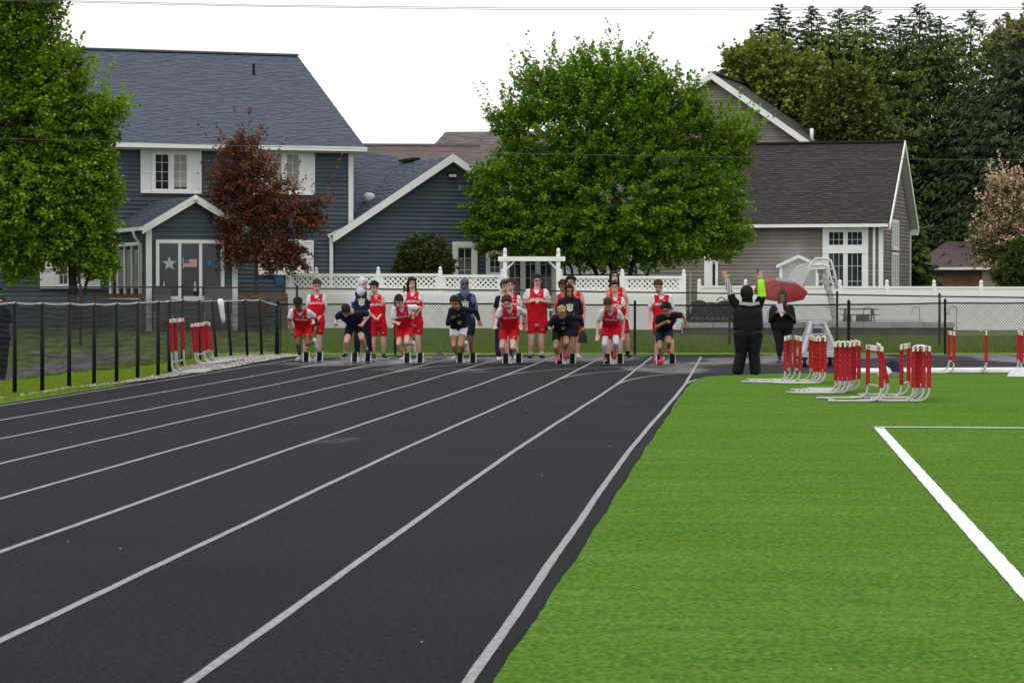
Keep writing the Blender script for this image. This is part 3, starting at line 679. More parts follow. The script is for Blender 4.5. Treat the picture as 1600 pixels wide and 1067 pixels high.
shingles(rt,(ap.x-hw,yb,ze),(ap.x-hw,UY-.35,ze),(ap.x,UY-.35,ap.z),(ap.x,yb,ap.z),troof2,name='upper_roof')
gable_rake(rt,(ap.x,ap.z+.06),(ap.x-hw,ze+.06),(ap.x+hw,ze+.06),UY-.35,wd=.33)
mb = MB(); mb.bar((ap.x,UY-.3,ap.z+.05),(ap.x,yb,ap.z+.05),.35,.09); mb.build('ridge_vent', troof, rt)
px_ = ap.x+4.35; pz = ap.z-4.35*sl_; mb = MB(); mb.tube([(px_,UY+2.0,pz-.1),(px_,UY+2.0,pz+.55)],.09,10); mb.build('vent_pipe', TRIM, rt, smooth=True)
# ---------------------------------------------------------------- brick bungalow at the right
brickc = principled('old_brick',(.16,.075,.05),.9,var=.3,scale=2)
h = hip_house('bungalow', 1425, 1575, 378, 418, 128, 9, .42, .35, 'low brick bungalow with a mauve brown hip roof behind the right fence', shingle_mat('mauve_shingles',(.14,.105,.105),None), M('brown_wall',(.13,.10,.075),.9,var=.3,scale=1), rot=-6)
gutter(h.root,(0,-.06,h.F(1500,418).z-.05),(h.F(1575,418).x,-.06,h.F(1500,418).z-.05),d=.12)
p = h.F(1466,440,.35); q = h.F(1532,440,.35); mb = MB(); mb.bx(p.x,q.x,.25,.4,-1,p.z+.25); bw_ = mb.build('brick_panel', brickc, h.root)
p = h.F(1532,440,.35); q = h.F(1572,440,.35); mb = MB(); mb.bx(p.x+.05,q.x,.22,.4,-1,p.z+1.2); mb.build('tan_panel', M('tan_wall',(.30,.24,.19),.9,var=.15,scale=1), h.root)
# ---------------------------------------------------------------- white shed under the maple and small white gabled shed
shroof = shingle_mat('pale_shingles',(.20,.21,.24),None)
h = House('garden_shed', 872, 98, -4, 'low white shed with a pale grey shingled roof behind the maple trunks', 'shed')
A = h.F(872,432); B = h.F(1012,424); zz = h.F(950,425).z; L = B.x
wallmesh(h.root,[(.2,0),(L-.2,0),(L-.2,zz),(.2,zz)],.2,M('shed_white',(.62,.63,.64),.6,var=.06,scale=2),3)
rz_ = h.F(940,398,1.7).z
shingles(h.root,(0,0,zz),(L,0,zz),(L-1.1,1.7,rz_),(.6,1.7,rz_),shroof); shingles(h.root,(L,3.4,zz),(0,3.4,zz),(.6,1.7,rz_),(L-1.1,1.7,rz_),shroof)
shingles(h.root,(L,0,zz),(L,3.4,zz),(L-1.1,1.7,rz_),(L-1.1,1.7,rz_),shroof); gutter(h.root,(0,-.05,zz-.02),(L,-.05,zz-.02))
h = House('play_house', 1214, 112.0, -5, 'small grey play house with white trimmed gable against the taupe wall', 'shed', z0=-.2)
A = h.F(1217,450); a_ = h.F(1247,398); l_ = h.F(1213,414); r_ = h.F(1282,414); a_.x = (l_.x+r_.x)/2
gw = M('pale_grey_board',(.34,.34,.34),.7,var=.06)
wallmesh(h.root,[(.1,0),(r_.x-.1,0),(r_.x-.1,l_.z),(a_.x,a_.z-.1),(.1,l_.z)],0,gw,.9)
gable_rake(h.root,(a_.x,a_.z),(l_.x,l_.z),(r_.x,r_.z),-.1,wd=.14)
for sx in (l_, r_):
    mb = MB(); s_ = 1 if sx is r_ else -1; 
    mb.prism([(a_.x,-.1,a_.z),(sx.x,-.1,sx.z),(sx.x,1,sx.z),(a_.x,1,a_.z)],(0,0,-.05)); mb.build('roof', TRIM, h.root)
for x_ in (.1, r_.x-.2): vstrip(h.root,x_,x_+.12,-.002,0,l_.z-.08)
# ================================================================ FENCES
# ---- black chain link fence behind the start (with gate post at the left), and the older one behind it
chain = M('chain_wire', (.030,.032,.032), .5, metal=.2)
chain2 = M('old_chain_wire', (.16,.165,.165), .6, metal=.3, var=.2)
rust = M('rusty_rail', (.045,.030,.026), .8, var=.4, scale=8)
def chainlink(parent, P, h0, h1, mesh, r, mat, tail=.03):
    """P list of base points; diamonds between heights h0,h1 (relative to each base z)"""
    mb = MB()
    cum = [0]
    for a, c in zip(P[:-1], P[1:]): cum.append(cum[-1]+(c-a).length)
    def pos(s_, h):
        s_ = min(max(s_, 0), cum[-1]-1e-4); i = max(j for j in range(len(cum)-1) if cum[j] <= s_)
        k = (s_-cum[i])/(cum[i+1]-cum[i]); p = P[i].lerp(P[i+1], k); return Vector((p.x, p.y, p.z+h))
    H_ = h1-h0; n = int((cum[-1]+H_)/mesh)
    for i in range(n):
        for sgn in (1, -1):
            s0 = i*mesh-H_ if sgn > 0 else i*mesh; s1 = s0+sgn*H_
            ha, hb = h0, h1
            if sgn > 0:
                if s0 < 0: ha = h0-s0; s0 = 0
                if s1 > cum[-1]: hb = h1-(s1-cum[-1]); s1 = cum[-1]
            else:
                if s1 < 0: hb = h1+s1; s1 = 0
                if s0 > cum[-1]: ha = h0+(s0-cum[-1]); s0 = cum[-1]
            if hb-ha < .05: continue
            m_ = [s0+(s1-s0)*k/4 for k in range(5)]
            pts_ = [pos(q, ha+(hb-ha)*k/4)+Vector((0,.004*sgn,0)) for k, q in enumerate(m_)]
            if hb == h1: pts_.append(pts_[-1]+Vector((0,0,tail)))
            mb.tube(pts_, r, 3, cap=False)
    return mb.build('chain_mesh', mat, parent, kind='stuff')
def fence_post(parent, p, h, r, mat, cap=True, lean=(0,0)):
    mb = MB(); mb.tube([p, p+Vector((lean[0],lean[1],h))], r, 8); o = mb.build('post', mat, parent, smooth=False)
    if cap:
        mb = MB(); mb.lathe([(r*1.15,0),(r*1.15,.03),(r*.6,.06),(.004,.075)], p+Vector((lean[0],lean[1],h)), 8); mb.build('post_cap', mat, o, smooth=True)
    return o
fx_ = [(434,554.6),(617.5,554.2),(803,553.8),(992,553.6),(1160,553.4),(1326,553.2),(1476.5,553),(1660,552.8)]
FP = [gp(*q) for q in fx_]; f1 = thing('chain_link_fence', FP[0], 'low black chain link fence standing right behind the start line', 'fence')
L_ = [p-FP[0] for p in FP]; topy = [474.2,472.4,473.2,475.2,475.0,474.4,472.2,471.5]
hs = [at(q[0], ty_, (p-CAM).dot(IMF)).z for q, ty_, p in zip(fx_, topy, FP)]
for i, (p, h) in enumerate(zip(L_, hs)): fence_post(f1, p, h+.02, .038 if i in (0,5) else .03, BLACKM)
for i in range(len(L_)-1):
    mb = MB(); a = L_[i]+Vector((0,0,hs[i]-.02)); b_ = L_[i+1]+Vector((0,0,hs[i+1]-.02)); mb.tube([a,a.lerp(b_,.5)+Vector((0,0,-.012)),b_],.021,6); mb.build('top_rail', BLACKM, f1, smooth=True)
mb = MB(); mb.tube([L_[0]+Vector((.07,0,0)),L_[0]+Vector((.07,0,1.1))],.012,5); mb.build('tension_bar', BLACKM, f1)
chainlink(f1, L_, .03, 1.17, .070, .0042, chain, tail=.0)
# second fence
gx = [(-60,449.0),(125.6,448.6),(285,448.6),(464,450.6),(632,452),(800,453.5),(970,456.2),(1140,458.6),(1308,460.5),(1468,463.2),(1640,465.5)]
D2 = 71.5; FP2 = []
for px, ty_ in gx:
    p = at(px, ty_, D2); FP2.append((Vector((p.x, p.y, terrain(p.x,p.y)+.0)), p.z))
f2 = thing('old_chain_link_fence', FP2[0][0], 'taller weathered chain link fence with rusty top rail crossing in front of the houses', 'fence')
L2 = [p-FP2[0][0] for p, _ in FP2]; h2 = [z-p.z for p, z in FP2]
for p, h in zip(L2, h2): fence_post(f2, p, h+.03, .032, rust)
for i in range(len(L2)-1):
    mb = MB(); mb.tube([L2[i]+Vector((0,0,h2[i])), L2[i+1]+Vector((0,0,h2[i+1]))], .022, 6); mb.build('top_rail', rust, f2, smooth=True)
for i0 in range(len(L2)-1): pass
Lz = [p.copy() for p in L2]
chainlink(f2, Lz, .02, min(h2)-.0, .065, .0028, chain2, tail=.06)
# ---- black mesh fence along the left of the track
bases = [(-52,622),(-20,619.5),(23,616),(66,613),(108,605),(147,601.6),(182,598.8),(215,593),(247,588.7),(265,584.2),(285,572.5),(312,565),(338,559.6),(361,558),(386.5,557.2),(409,556.5),(432,555.6)]
tops =  [(-52,474.5),(-20,474.5),(23,474.5),(66,475.3),(108,475.5),(147,476.5),(182,475.5),(215,474),(247,472),(264,471.5),(284.5,469.3),(310,470),(331,471),(355,471),(382.5,469.5),(405.5,469.5),(433.5,477.5)]
mf = thing('mesh_fence', gp(*bases[2]), 'black mesh fence with many thin posts curving along the left edge of the track', 'fence')
O_ = mf.location.copy(); BP = []; TP = []
for (bx_, by_), (tx_, ty_) in zip(bases, tops):
    p = gp(bx_, by_); q = at(tx_, ty_, (p-CAM).dot(IMF)); BP.append(p-O_); TP.append(q-O_)
for i, (p, q) in enumerate(zip(BP, TP)):
    mb = MB(); mb.tube([p, q+Vector((0,0,.02))], .033 if i not in (9,16) else .04, 8); mb.build('post', BLACKM, mf, smooth=True)
rail = M('pale_rail', (.35,.35,.34), .6, var=.3, scale=6)
mb = MB(); pts_ = []
for i in range(len(TP)-1):
    for k in range(4): pts_.append(TP[i].lerp(TP[i+1], k/4)+Vector((0,0,.01-.018*math.sin(math.pi*k/4))))
pts_.append(TP[-1]); mb.tube(pts_, .019, 6); mb.build('top_rail', rail, mf, smooth=True)
net = bpy.data.materials.new('black_netting'); net.use_nodes = True; t = net.node_tree; b = t.nodes['Principled BSDF']
b.inputs['Base Color'].default_value = (.016,.017,.019,1); b.inputs['Roughness'].default_value = .7; b.inputs['Specular IOR Level'].default_value=.15
tcn = t.nodes.new('ShaderNodeTexCoord'); mp = t.nodes.new('ShaderNodeMapping'); mp.inputs['Scale'].default_value = (1.6,1.6,17)
nn = t.nodes.new('ShaderNodeTexNoise'); nn.inputs['Scale'].default_value = 1.0; nn.inputs['Detail'].default_value = 3
t.links.new(tcn.outputs['Object'], mp.inputs[0]); t.links.new(mp.outputs[0], nn.inputs['Vector'])
cr = t.nodes.new('ShaderNodeValToRGB'); t.links.new(nn.outputs['Fac'], cr.inputs[0])
cr.color_ramp.elements[0].position = .3; cr.color_ramp.elements[0].color = (.42,.42,.42,1); cr.color_ramp.elements[1].position = .7; cr.color_ramp.elements[1].color = (.78,.78,.78,1)
t.links.new(cr.outputs[0], b.inputs['Alpha'])
vs_ = []; fs_ = []; NS, NV = 14, 44; 
for i in range(len(TP)-1):
    b0 = len(vs_)
    for j in range(NS+1):
        u = j/NS; tp_ = TP[i].lerp(TP[i+1],u); bp_ = BP[i].lerp(BP[i+1],u); nrm = (TP[i+1]-TP[i]).cross(Vector((0,0,1))).normalized()
        for k in range(NV+1):
            v_ = k/NV; bot = .24 if i < 9 else .12
            sag = .02*math.sin(math.pi*u)+random.uniform(-.003,.003)
            p = tp_.lerp(bp_+(tp_-bp_)*(bot/1.28), v_)+Vector((0,0,-sag*v_*1.2))
            belly = .035*math.sin(math.pi*u)*math.sin(math.pi*v_) + .018*math.sin(k*1.9+2.2*math.sin(u*3+i)+i*1.7)*math.sin(math.pi*u)
            vs_.append(p+nrm*(belly+.01))
    for j in range(NS):
        for k in range(NV): a = b0+j*(NV+1)+k; fs_.append((a,a+NV+1,a+NV+2,a+1))
mb = MB(); mb.add(vs_, fs_, .5); mb.build('netting', net, mf, smooth=True)
# ---- white vinyl fences
def finial(parent, p, w_, kind='gothic', h=.16):
    mb = MB(); prof = [(w_*.95,0),(w_*.95,.02),(w_*.55,.035),(w_*.5,.05),(w_*.85,.08),(w_*.8,.10),(.004,h)] if kind == 'gothic' else [(w_*.95,0),(w_*.95,.025),(w_*.6,.035),(w_*.8,.05),(w_*.9,.10),(w_*.8,.15),(w_*.4,.19),(.004,.2)]
    mb.lathe(prof, p, 10 if kind != 'gothic' else 4 if False else 10); return mb.build('finial', WHITE, parent, smooth=True)
def panel(parent, A, B, zt, zb, lattice=True, name='panel'):
    """A,B: xy local vectors; boards below and optional lattice above"""
    A = Vector(A); B = Vector(B); d = (B-A); L = d.length; d.normalize(); n = Vector((-d.y,d.x,0)); rot = Matrix((d,n,Vector((0,0,1)))).transposed()
    def bx(mb,u0,u1,w0,w1,k0,k1):
        c = A+d*((u0+u1)/2)+n*((w0+w1)/2); mb.box((c.x,c.y,(k0+k1)/2),(u1-u0,w1-w0,k1-k0),rot)
    mid = zt-.42 if lattice else zt-.0
    mb = MB(); bx(mb,0,L,-.04,.04,zt-.09,zt); tr = mb.build('top_rail', WHITE, parent)
    if lattice:
        mb = MB(); bx(mb,0,L,-.04,.04,mid-.10,mid); mb.build('middle_rail', WHITE, parent)
        mb = MB(); z0, z1 = mid, zt-.09; Hh = z1-z0; sp = .165
        k = -Hh
        x0, x1 = .10, L-.10
        bx(mb,0,.10,-.02,.02,z0,z1); bx(mb,L-.10,L,-.02,.02,z0,z1)
        while k < x1:
            for sg in (1,-1):
                a0 = k if sg > 0 else k+Hh; a1 = a0+sg*Hh; h0, h1 = z0, z1
                lo, hi = (a0,a1)
                def clipx(a0,h0,a1,h1,X,keep_gt):
                    return a0
                # clip to x0..x1
                pts2 = [(a0,h0),(a1,h1)]
                def cl(p,q,X,gt):
                    inp = (p[0] >= X) if gt else (p[0] <= X); inq = (q[0] >= X) if gt else (q[0] <= X)
                    if inp and inq: return (p,q)
                    if not inp and not inq: return None
                    tt = (X-p[0])/(q[0]-p[0]); m_ = (X, p[1]+(q[1]-p[1])*tt)
                    return (m_,q) if inq else (p,m_)
                r_ = cl(pts2[0],pts2[1],x0,True)
                if r_: r_ = cl(r_[0],r_[1],x1,False)
                if r_ and abs(r_[0][1]-r_[1][1]) > .03:
                    off = .006*sg
                    pa = A+d*r_[0][0]+n*off; pb = A+d*r_[1][0]+n*off
                    mb.bar((pa.x,pa.y,r_[0][1]),(pb.x,pb.y,r_[1][1]),.010,.052,up=n.cross(Vector((pb-pa+Vector((0,0,r_[1][1]-r_[0][1]))).normalized())) if False else Vector((0,0,1)))
            k += sp
        mb.build('lattice', WHITE, parent, kind='stuff')
    top = mid-.10 if lattice else zt-.09
    nb = max(1, int(L/.15)); 
    for i in range(nb):
        u0 = L*i/nb; u1 = L*(i+1)/nb
        key = ('brd', round(u1-u0,3), round(top-zb,2))
        if key not in MESHC:
            m2 = MB(); m2.bx(0,u1-u0-.006,-.012,.012,0,top-zb); m2.bx(u1-u0-.006,u1-u0,-.006,.006,0,top-zb); ob = m2.build('board', WHITE, parent); MESHC[key] = ob.data
        else: ob = link('board', MESHC[key], parent)
        c = A+d*u0; ob.location = (c.x,c.y,zb); ob.rotation_euler = (0,0,math.atan2(d.y,d.x))
    mb = MB(); bx(mb,0,L,-.04,.04,zb-.12,zb); mb.build('bottom_rail', WHITE, parent)
MESHC = {}
def white_fence(label, posts, d, lattice, fk, wpost=.065):
    """posts: (px, top_y); built at distance d with bottom from pixel row"""
    p0 = at(posts[0][0], 500, d if not callable(d) else d(0)); base = Vector((p0.x,p0.y,0)); th = thing('white_fence', base, label, 'fence')
    prev = None
    for i, (px, ty_, by_) in enumerate(posts):
        dd = d(i) if callable(d) else d
        q = at(px, ty_, dd); zb = at(px, by_, dd).z; l_ = Vector((q.x-base.x, q.y-base.y, 0))
        mb = MB(); mb.box((l_.x,l_.y,(q.z+.05+zb-.3)/2),(wpost*2,wpost*2,q.z+.05-zb+.3),Matrix.Rotation(YAW,3,'Z')); po = mb.build('post', WHITE, th)
        finial(po, (l_.x,l_.y,q.z+.05), wpost*1.1, fk)
        if prev is not None:
            pl_, pz, pzb = prev; dv = (l_-pl_).normalized()*wpost
            panel(th, (pl_.x+dv.x,pl_.y+dv.y,0), (l_.x-dv.x,l_.y-dv.y,0), (q.z+pz)/2-.02, (zb+pzb)/2+.15, lattice)
        prev = (l_, q.z, zb)
    return th
white_fence('white vinyl privacy fence with lattice top and pointed posts in front of the blue wing', [(450,427,514),(494,427,514),(591,426.5,514),(688,426.5,514),(785,430,515)], 87, True, 'gothic')
white_fence('white vinyl lattice topped fence in front of the maple trunks, right of the arbor', [(876,430,516),(972.5,430,516),(1068.5,430.5,517)], 87, True, 'gothic')
white_fence('long solid white vinyl fence with ball topped posts in front of the taupe house', [(1092.5,445.5,517)]+[(1165+73.6*i,445.8+.25*i,517) for i in range(8)], 110, False, 'ball', wpost=.075)
# ---- arbor
A0 = at(789,460,86.5); ar = thing('arbor', (A0.x,A0.y,.2), 'white garden arbor with flat beam and corner braces between the two lattice fences', 'arbor', rz=YAW)
W_ = 83/48.3; ztop = at(789,398,86.5).z-.2
for x_ in (0, W_):
    for y_ in (0, .8):
        mb = MB(); mb.bx(x_-.06,x_+.06,y_-.06,y_+.06,0,ztop+.02); po = mb.build('post', WHITE, ar)
        if y_ == 0: finial(po,(x_,y_,ztop+.02),.07,'ball')
    mb = MB(); mb.bar((x_+(.06 if x_ == 0 else -.06),0,ztop-.45),(x_+(.36 if x_ == 0 else -.36),0,ztop-.16),.03,.05); mb.build('brace', WHITE, ar)
mb = MB(); mb.bx(-.22,W_+.22,-.09,-.062,ztop-.2,ztop-.06); mb.build('beam', WHITE, ar)
mb = MB(); mb.bx(-.22,W_+.22,.862,.9,ztop-.2,ztop-.06); mb.build('beam', WHITE, ar)
mb = MB(); mb.bx(.06,W_-.06,-.02,.02,.62,.68); mb.build('gate_rail', WHITE, ar)
for i in range(9):
    mb = MB(); x_ = .14+i*(W_-.28)/8; mb.bx(x_-.03,x_+.03,-.018,.018,.05,.62); mb.build('gate_picket', WHITE, ar)
# ================================================================ raised patio behind the fence at the right
pt_ = thing('raised_patio', at(1068,500,86.5)*1, 'raised patio with a brown wall and pale edge behind the chain link fence', 'patio', rz=YAW); pt_.location.z = 0
Wd = (1490-1068)/ (F/86.5)
zc1 = at(1200,504,86.5).z; zc0 = at(1200,512,86.5).z; zw = at(1200,528,86.5).z
mb = MB(); mb.bx(0,Wd,0,8,zw-.2,zc0); mb.build('retaining_wall', principled('brown_concrete',(.085,.068,.055),.9,var=.35,scale=2.5,bump=.02,bscale=12), pt_)
palec = principled('pale_slab',(.36,.355,.34),.8,var=.2,scale=2)
for i in range(9):
    mb = MB(); mb.bx(-.05+Wd*i/9+.01,Wd*(i+1)/9+.03,-.06,8,zc0,zc1); mb.build('slab', palec, pt_)
def onpatio(px, d=87.5): p = at(px,500,d); return Vector((p.x,p.y,zc1))
# covered wood pile
S_ = F/87.3
wp = thing('covered_pile', onpatio(1112,87.3), 'long pile under a black tarpaulin on the raised patio left of the starter', 'pile', rz=YAW)
hw_ = 42/S_; ht_ = at(1112,468,87.3).z-zc1; vs_=[];fs_=[]
NX,NY=40,10
for j in range(NY+1):
    for i in range(NX+1):
        u=i/NX; v_=j/NY; a_=math.pi*v_; e=1-abs(2*u-1)**8
        x_=(-hw_+2*hw_*u); y_=-.45*math.cos(a_); z_=ht_*(math.sin(a_)**.35)*(.92+.06*math.sin(u*9)+.03*math.sin(u*31+j))*e
        vs_.append((x_+random.uniform(-.01,.01),y_+random.uniform(-.02,.02),max(0,z_)))
for j in range(NY):
    for i in range(NX): a=j*(NX+1)+i; fs_.append((a,a+1,a+NX+2,a+NX+1))
mb=MB(); mb.add(vs_,fs_,.5); mb.build('tarpaulin', principled('tarp',(.007,.008,.009),.6,spec=.1,var=.5,scale=4,bump=.03,bscale=9), wp, smooth=True)
for i in range(3):
    for j in range(9):
        mb=MB(); c=(-hw_+.2+j*(2*hw_-.4)/8,-.5,.08+.0*i+.05); 
        if i==0: mb.tube([(c[0],c[1],c[2]),(c[0],c[1]+.3,c[2])],.06,8); mb.build('log', M('log_end',(.12,.05,.03),.9,var=.3), wp)
for k,dx in enumerate((.30,.62)):
    mb=MB(); mb.tube([(dx-.16+.32*q/8,-.1,ht_*.93+.12*math.sin(math.pi*q/8)) for q in range(9)],.018,6); mb.build('strap_loop', BLACKM, wp, smooth=True)
# tall thin pole with cross arm at left of patio
tp_ = thing('pipe_stand', onpatio(1078.5,86.9)-Vector((0,0,.2)), 'thin grey pipe stand rising beside the left end of the covered pile', 'stand', rz=YAW)
hh = at(1078.5,427,86.9).z-zc1+.2
mb=MB(); mb.tube([(0,0,0),(0,0,hh)],.025,6); mb.build('pipe',GREYM,tp_)
mb=MB(); mb.tube([(0,0,hh*.42),(.25,0,.35),(.35,0,.25)],.014,5); mb.build('brace',GREYM,tp_)
mb=MB(); mb.tube([(-.2,0,.22),(1.9,0,.20)],.02,5); mb.build('cross_pipe',GREYM,tp_)
# picnic table
pic = thing('picnic_table', onpatio(1342,88), 'grey picnic table standing on the raised patio behind the right fence post', 'table', rz=YAW)
gwd = M('grey_wood',(.16,.155,.145),.9,var=.3,scale=5)
for i in range(4):
    mb=MB(); mb.bx(-.62,.62,-.3+i*.15,-.16+i*.15,.40,.44); mb.build('top_board',gwd,pic)
for y_ in (-.62,.50):
    mb=MB(); mb.bx(-.62,.62,y_,y_+.16,.22,.25); mb.build('bench_board',gwd,pic)
for x_ in (-.45,.45):
    for s_ in (-1,1):
        mb=MB(); mb.bar((x_,s_*.45,0),(x_,s_*.1,.40),.04,.08); mb.build('leg',gwd,pic)
def brickpile(px0, px1, ytop, label, d=87.8):
    p=onpatio((px0+px1)/2,d); th=thing('block_pile',p,label,'blocks',rz=YAW); w_=(px1-px0)/(F/d); h=at(px0,ytop,d).z-zc1; r_=max(1,int(round(h/.11))); n=max(2,int(w_/.3)); m=M('grey_block',(.12,.10,.085),.9,var=.3,scale=6)
    for k in range(r_):
        for i in range(n):
            if k==r_-1 and i>n*.6: continue
            mb=MB(); mb.bx(-w_/2+w_*i/n+.005,-w_/2+w_*(i+1)/n-.005,-.15+random.uniform(-.02,.02),.15,h*k/r_+.002,h*(k+1)/r_); mb.build('block',m,th)
brickpile(1390,1460,503,'low stack of brown paving blocks at the right end of the patio'.replace('right end','far right end'))
brickpile(1318,1330,492,'small pair of blocks left of the picnic table top',89); brickpile(1338,1358,492,'square dark block on the patio behind the picnic table',89)
def shepherd(px, ytop, label, flip=1, d=87):
    p=onpatio(px,d)-Vector((0,0,.3)); th=thing('garden_hook',p,label,'hook',rz=YAW); h=at(px,ytop,d).z-p.z
    mb=MB(); mb.tube([(0,0,0),(0,0,h-.12)]+[(flip*(.12-.12*math.cos(math.pi*k/8)),0,h-.12+.12*math.sin(math.pi*k/8)) for k in range(1,9)]+[(flip*.25,0,h-.22),(flip*.30,0,h-.26),(flip*.34,0,h-.22)],.012,5); mb.build('rod',BLACKM,th)
shepherd(1361,480,'thin black garden hook on the patio behind the picnic table',-1); shepherd(1437,479,'thin black garden hook above the stack of blocks',-1); shepherd(1495,479,'thin black garden hook at the right end of the patio, right of the fence post',-1,86)
# ---- grey wheeled A frame stand on the track
G_ = gp(1280,573,0); st = thing('wheeled_stand', G_, 'grey wheeled A frame stand on the track behind the red hurdles', 'stand', rz=YAW); s_=1/ppm(573)
alu = M('grey_paint_metal',(.36,.38,.40),.5,var=.12,scale=3)
def X_(px): return (px-1280)*s_
def Z_(py): return (573-py)*s_
yb_=.9
for sx,(xb,xt) in ((-1,(1255,1272)),(1,(1307,1289))):
    for y_ in (0,yb_):
        mb=MB(); mb.bar((X_(xb),y_,Z_(553)),(X_(xt),.45+(y_-.45)*.25,Z_(504)),.07,.09); mb.build('leg',alu,st)
mb=MB(); mb.bx(X_(1270),X_(1291),.25,.65,Z_(507),Z_(502)); mb.build('top_plate',alu,st)
mb=MB(); mb.bx(X_(1273),X_(1288),.2,.3,Z_(513),Z_(510)); mb.build('cross_bar',alu,st)
mb=MB(); mb.bx(X_(1262),X_(1299),.15,.19,Z_(524),Z_(521)); mb.build('cross_bar',alu,st)
mb=MB(); mb.bx(X_(1251),X_(1310),-.05,yb_+.05,Z_(558),Z_(552)); mb.build('base_frame',alu,st)
for k in range(4):
    mb=MB(); mb.bx(X_(1288),X_(1305),.3,.34,Z_(550-k*3.4),Z_(548.3-k*3.4)); mb.build('slat',TRIM,st)
for xb in (1257,1305):
    for y_ in (0,yb_):
        mb=MB(); r_=.07; mb.tube([(X_(xb)-.03,y_,r_+.0),(X_(xb)+.03,y_,r_)],r_,12); wl=mb.build('wheel',BLACKM,st)
        mb=MB(); mb.bx(X_(xb)-.05,X_(xb)+.05,y_-.05,y_+.05,r_*1.9,Z_(558)); mb.build('caster_fork',BLACKM,st)
# ---- pale arch with clear panel and segmented column (play tower) in the yard
D3=84; C_=at(1288,500,D3); tw=thing('slide_tower',(C_.x,C_.y,-.05),'pale grey climbing tower with arched handrails, clear panel and segmented column behind the fence','play tower',rz=YAW); s3=D3/F
pale=M('pale_plastic',(.62,.62,.62),.4,var=.08,scale=2); palc=M('grey_plastic',(.36,.36,.36),.5,var=.15,scale=3)
def U(px,py,y=0): p=at(px,py,D3); q=p-tw.location; return Vector((q.dot(IMR),y,q.z))
prof=[(1255,449),(1262,428),(1267,413),(1274,404),(1290,403.5),(1298,407),(1304,425),(1309,450)]
mb=MB(); mb.tube([U(*q,y=0) for q in prof],.032,8); mb.build('handrail',pale,tw,smooth=True)
mb=MB(); mb.tube([U(q[0]+4,q[1]+1,y=.6) for q in prof[2:]],.03,8); mb.build('handrail',pale,tw,smooth=True)
mb=MB(); mb.tube([U(1266,415),U(1285,413.5),U(1293,416),U(1301,445),U(1308,451)],.03,8); mb.build('inner_rail',pale,tw,smooth=True)
for a_,c_ in (((1296,420),(1304,421)),((1300,433),(1307,434)),((1302,443),(1309,444))):
    mb=MB(); mb.tube([U(*a_),U(*c_)],.022,6); mb.build('rung',pale,tw)
mb=MB(); mb.prism([U(1266,408),U(1294,407),U(1297,418),U(1287,421),U(1272,421),U(1262,424)],(0,.5,0)); mb.build('arch_hood',pale,tw)
clear=bpy.data.materials.new('clear_plastic'); clear.use_nodes=True; b=clear.node_tree.nodes['Principled BSDF']; b.inputs['Base Color'].default_value=(.6,.6,.6,1); b.inputs['Alpha'].default_value=.45; b.inputs['Roughness'].default_value=.35
pan=[(1262,412),(1252,414),(1243,419),(1236,428),(1231,440),(1229,448),(1252,450),(1258,436)]
mb=MB(); n_=len(pan); V0=[U(*q,y=-.15) for q in pan]; mb.add(V0+[p+Vector((0,.03,0)) for p in V0],[tuple(range(n_)),tuple(range(n_,2*n_))[::-1]]); mb.build('clear_panel',clear,tw)
mb=MB(); mb.tube([U(*q,y=-.15) for q in pan[:6]],.02,6); mb.build('panel_edge',pale,tw)
cl=[(1285,418),(1289,428),(1291,438),(1294,448),(1297,458),(1300,468),(1302,478),(1304,488),(1306,498),(1306,512)]
for i in range(len(cl)-1):
    a_=U(*cl[i],y=.2); c_=U(*cl[i+1],y=.2); mb=MB(); mb.tube([a_,a_.lerp(c_,.75),c_],[.13,.085,.11],10); mb.build('column_segment',palc,tw,smooth=True)
    if i%2==0:
        mb=MB(); m_=a_.lerp(c_,.2); mb.tube([m_+Vector((-.22,0,-.02)),m_+Vector((-.1,0,.03)),m_+Vector((.1,0,-.03)),m_+Vector((.2,0,.02))],[.02,.05,.05,.02],8); mb.build('foot_hold',pale,tw,smooth=True)
mb=MB(); mb.tube([U(1281,417,y=.1),U(1278,425,y=.1),U(1283,431,y=.1)],.03,6); mb.build('hook',palc,tw,smooth=True)
# ================================================================ overhead cables
cab=M('cable',(.10,.10,.10),.6)
def cable(pts, d, label, r, d2=None):
    P=[at(px,py,d) for px,py in pts]; c=Vector(P[0]); th=MB(); 
    Q=[]
    for i in range(len(P)-1):
        for k in range(6): Q.append(P[i].lerp(P[i+1],k/6)-c)
    Q.append(P[-1]-c); th.tube(Q,r,5); o=th.build('overhead_cable',cab,None,smooth=True); o.location=c; tag(o,label,'cable','cables overhead')
cable([(-400,-6),(0,-.8),(400,8.5),(800,13),(1200,13),(1600,12),(2000,9)],70,'upper of the two thin cables crossing the top of the sky',.0075)
cable([(-400,-4),(0,1.4),(400,10.5),(800,15.6),(1200,16.2),(1600,15.5),(2000,12.5)],70.4,'lower of the two thin cables crossing the top of the sky',.0075)
cable([(-400,208),(0,216.5),(190,222),(400,229),(800,240),(1200,247),(1600,250.5),(2000,252)],72,'single thin cable crossing in front of the roofs and the maple',.007)
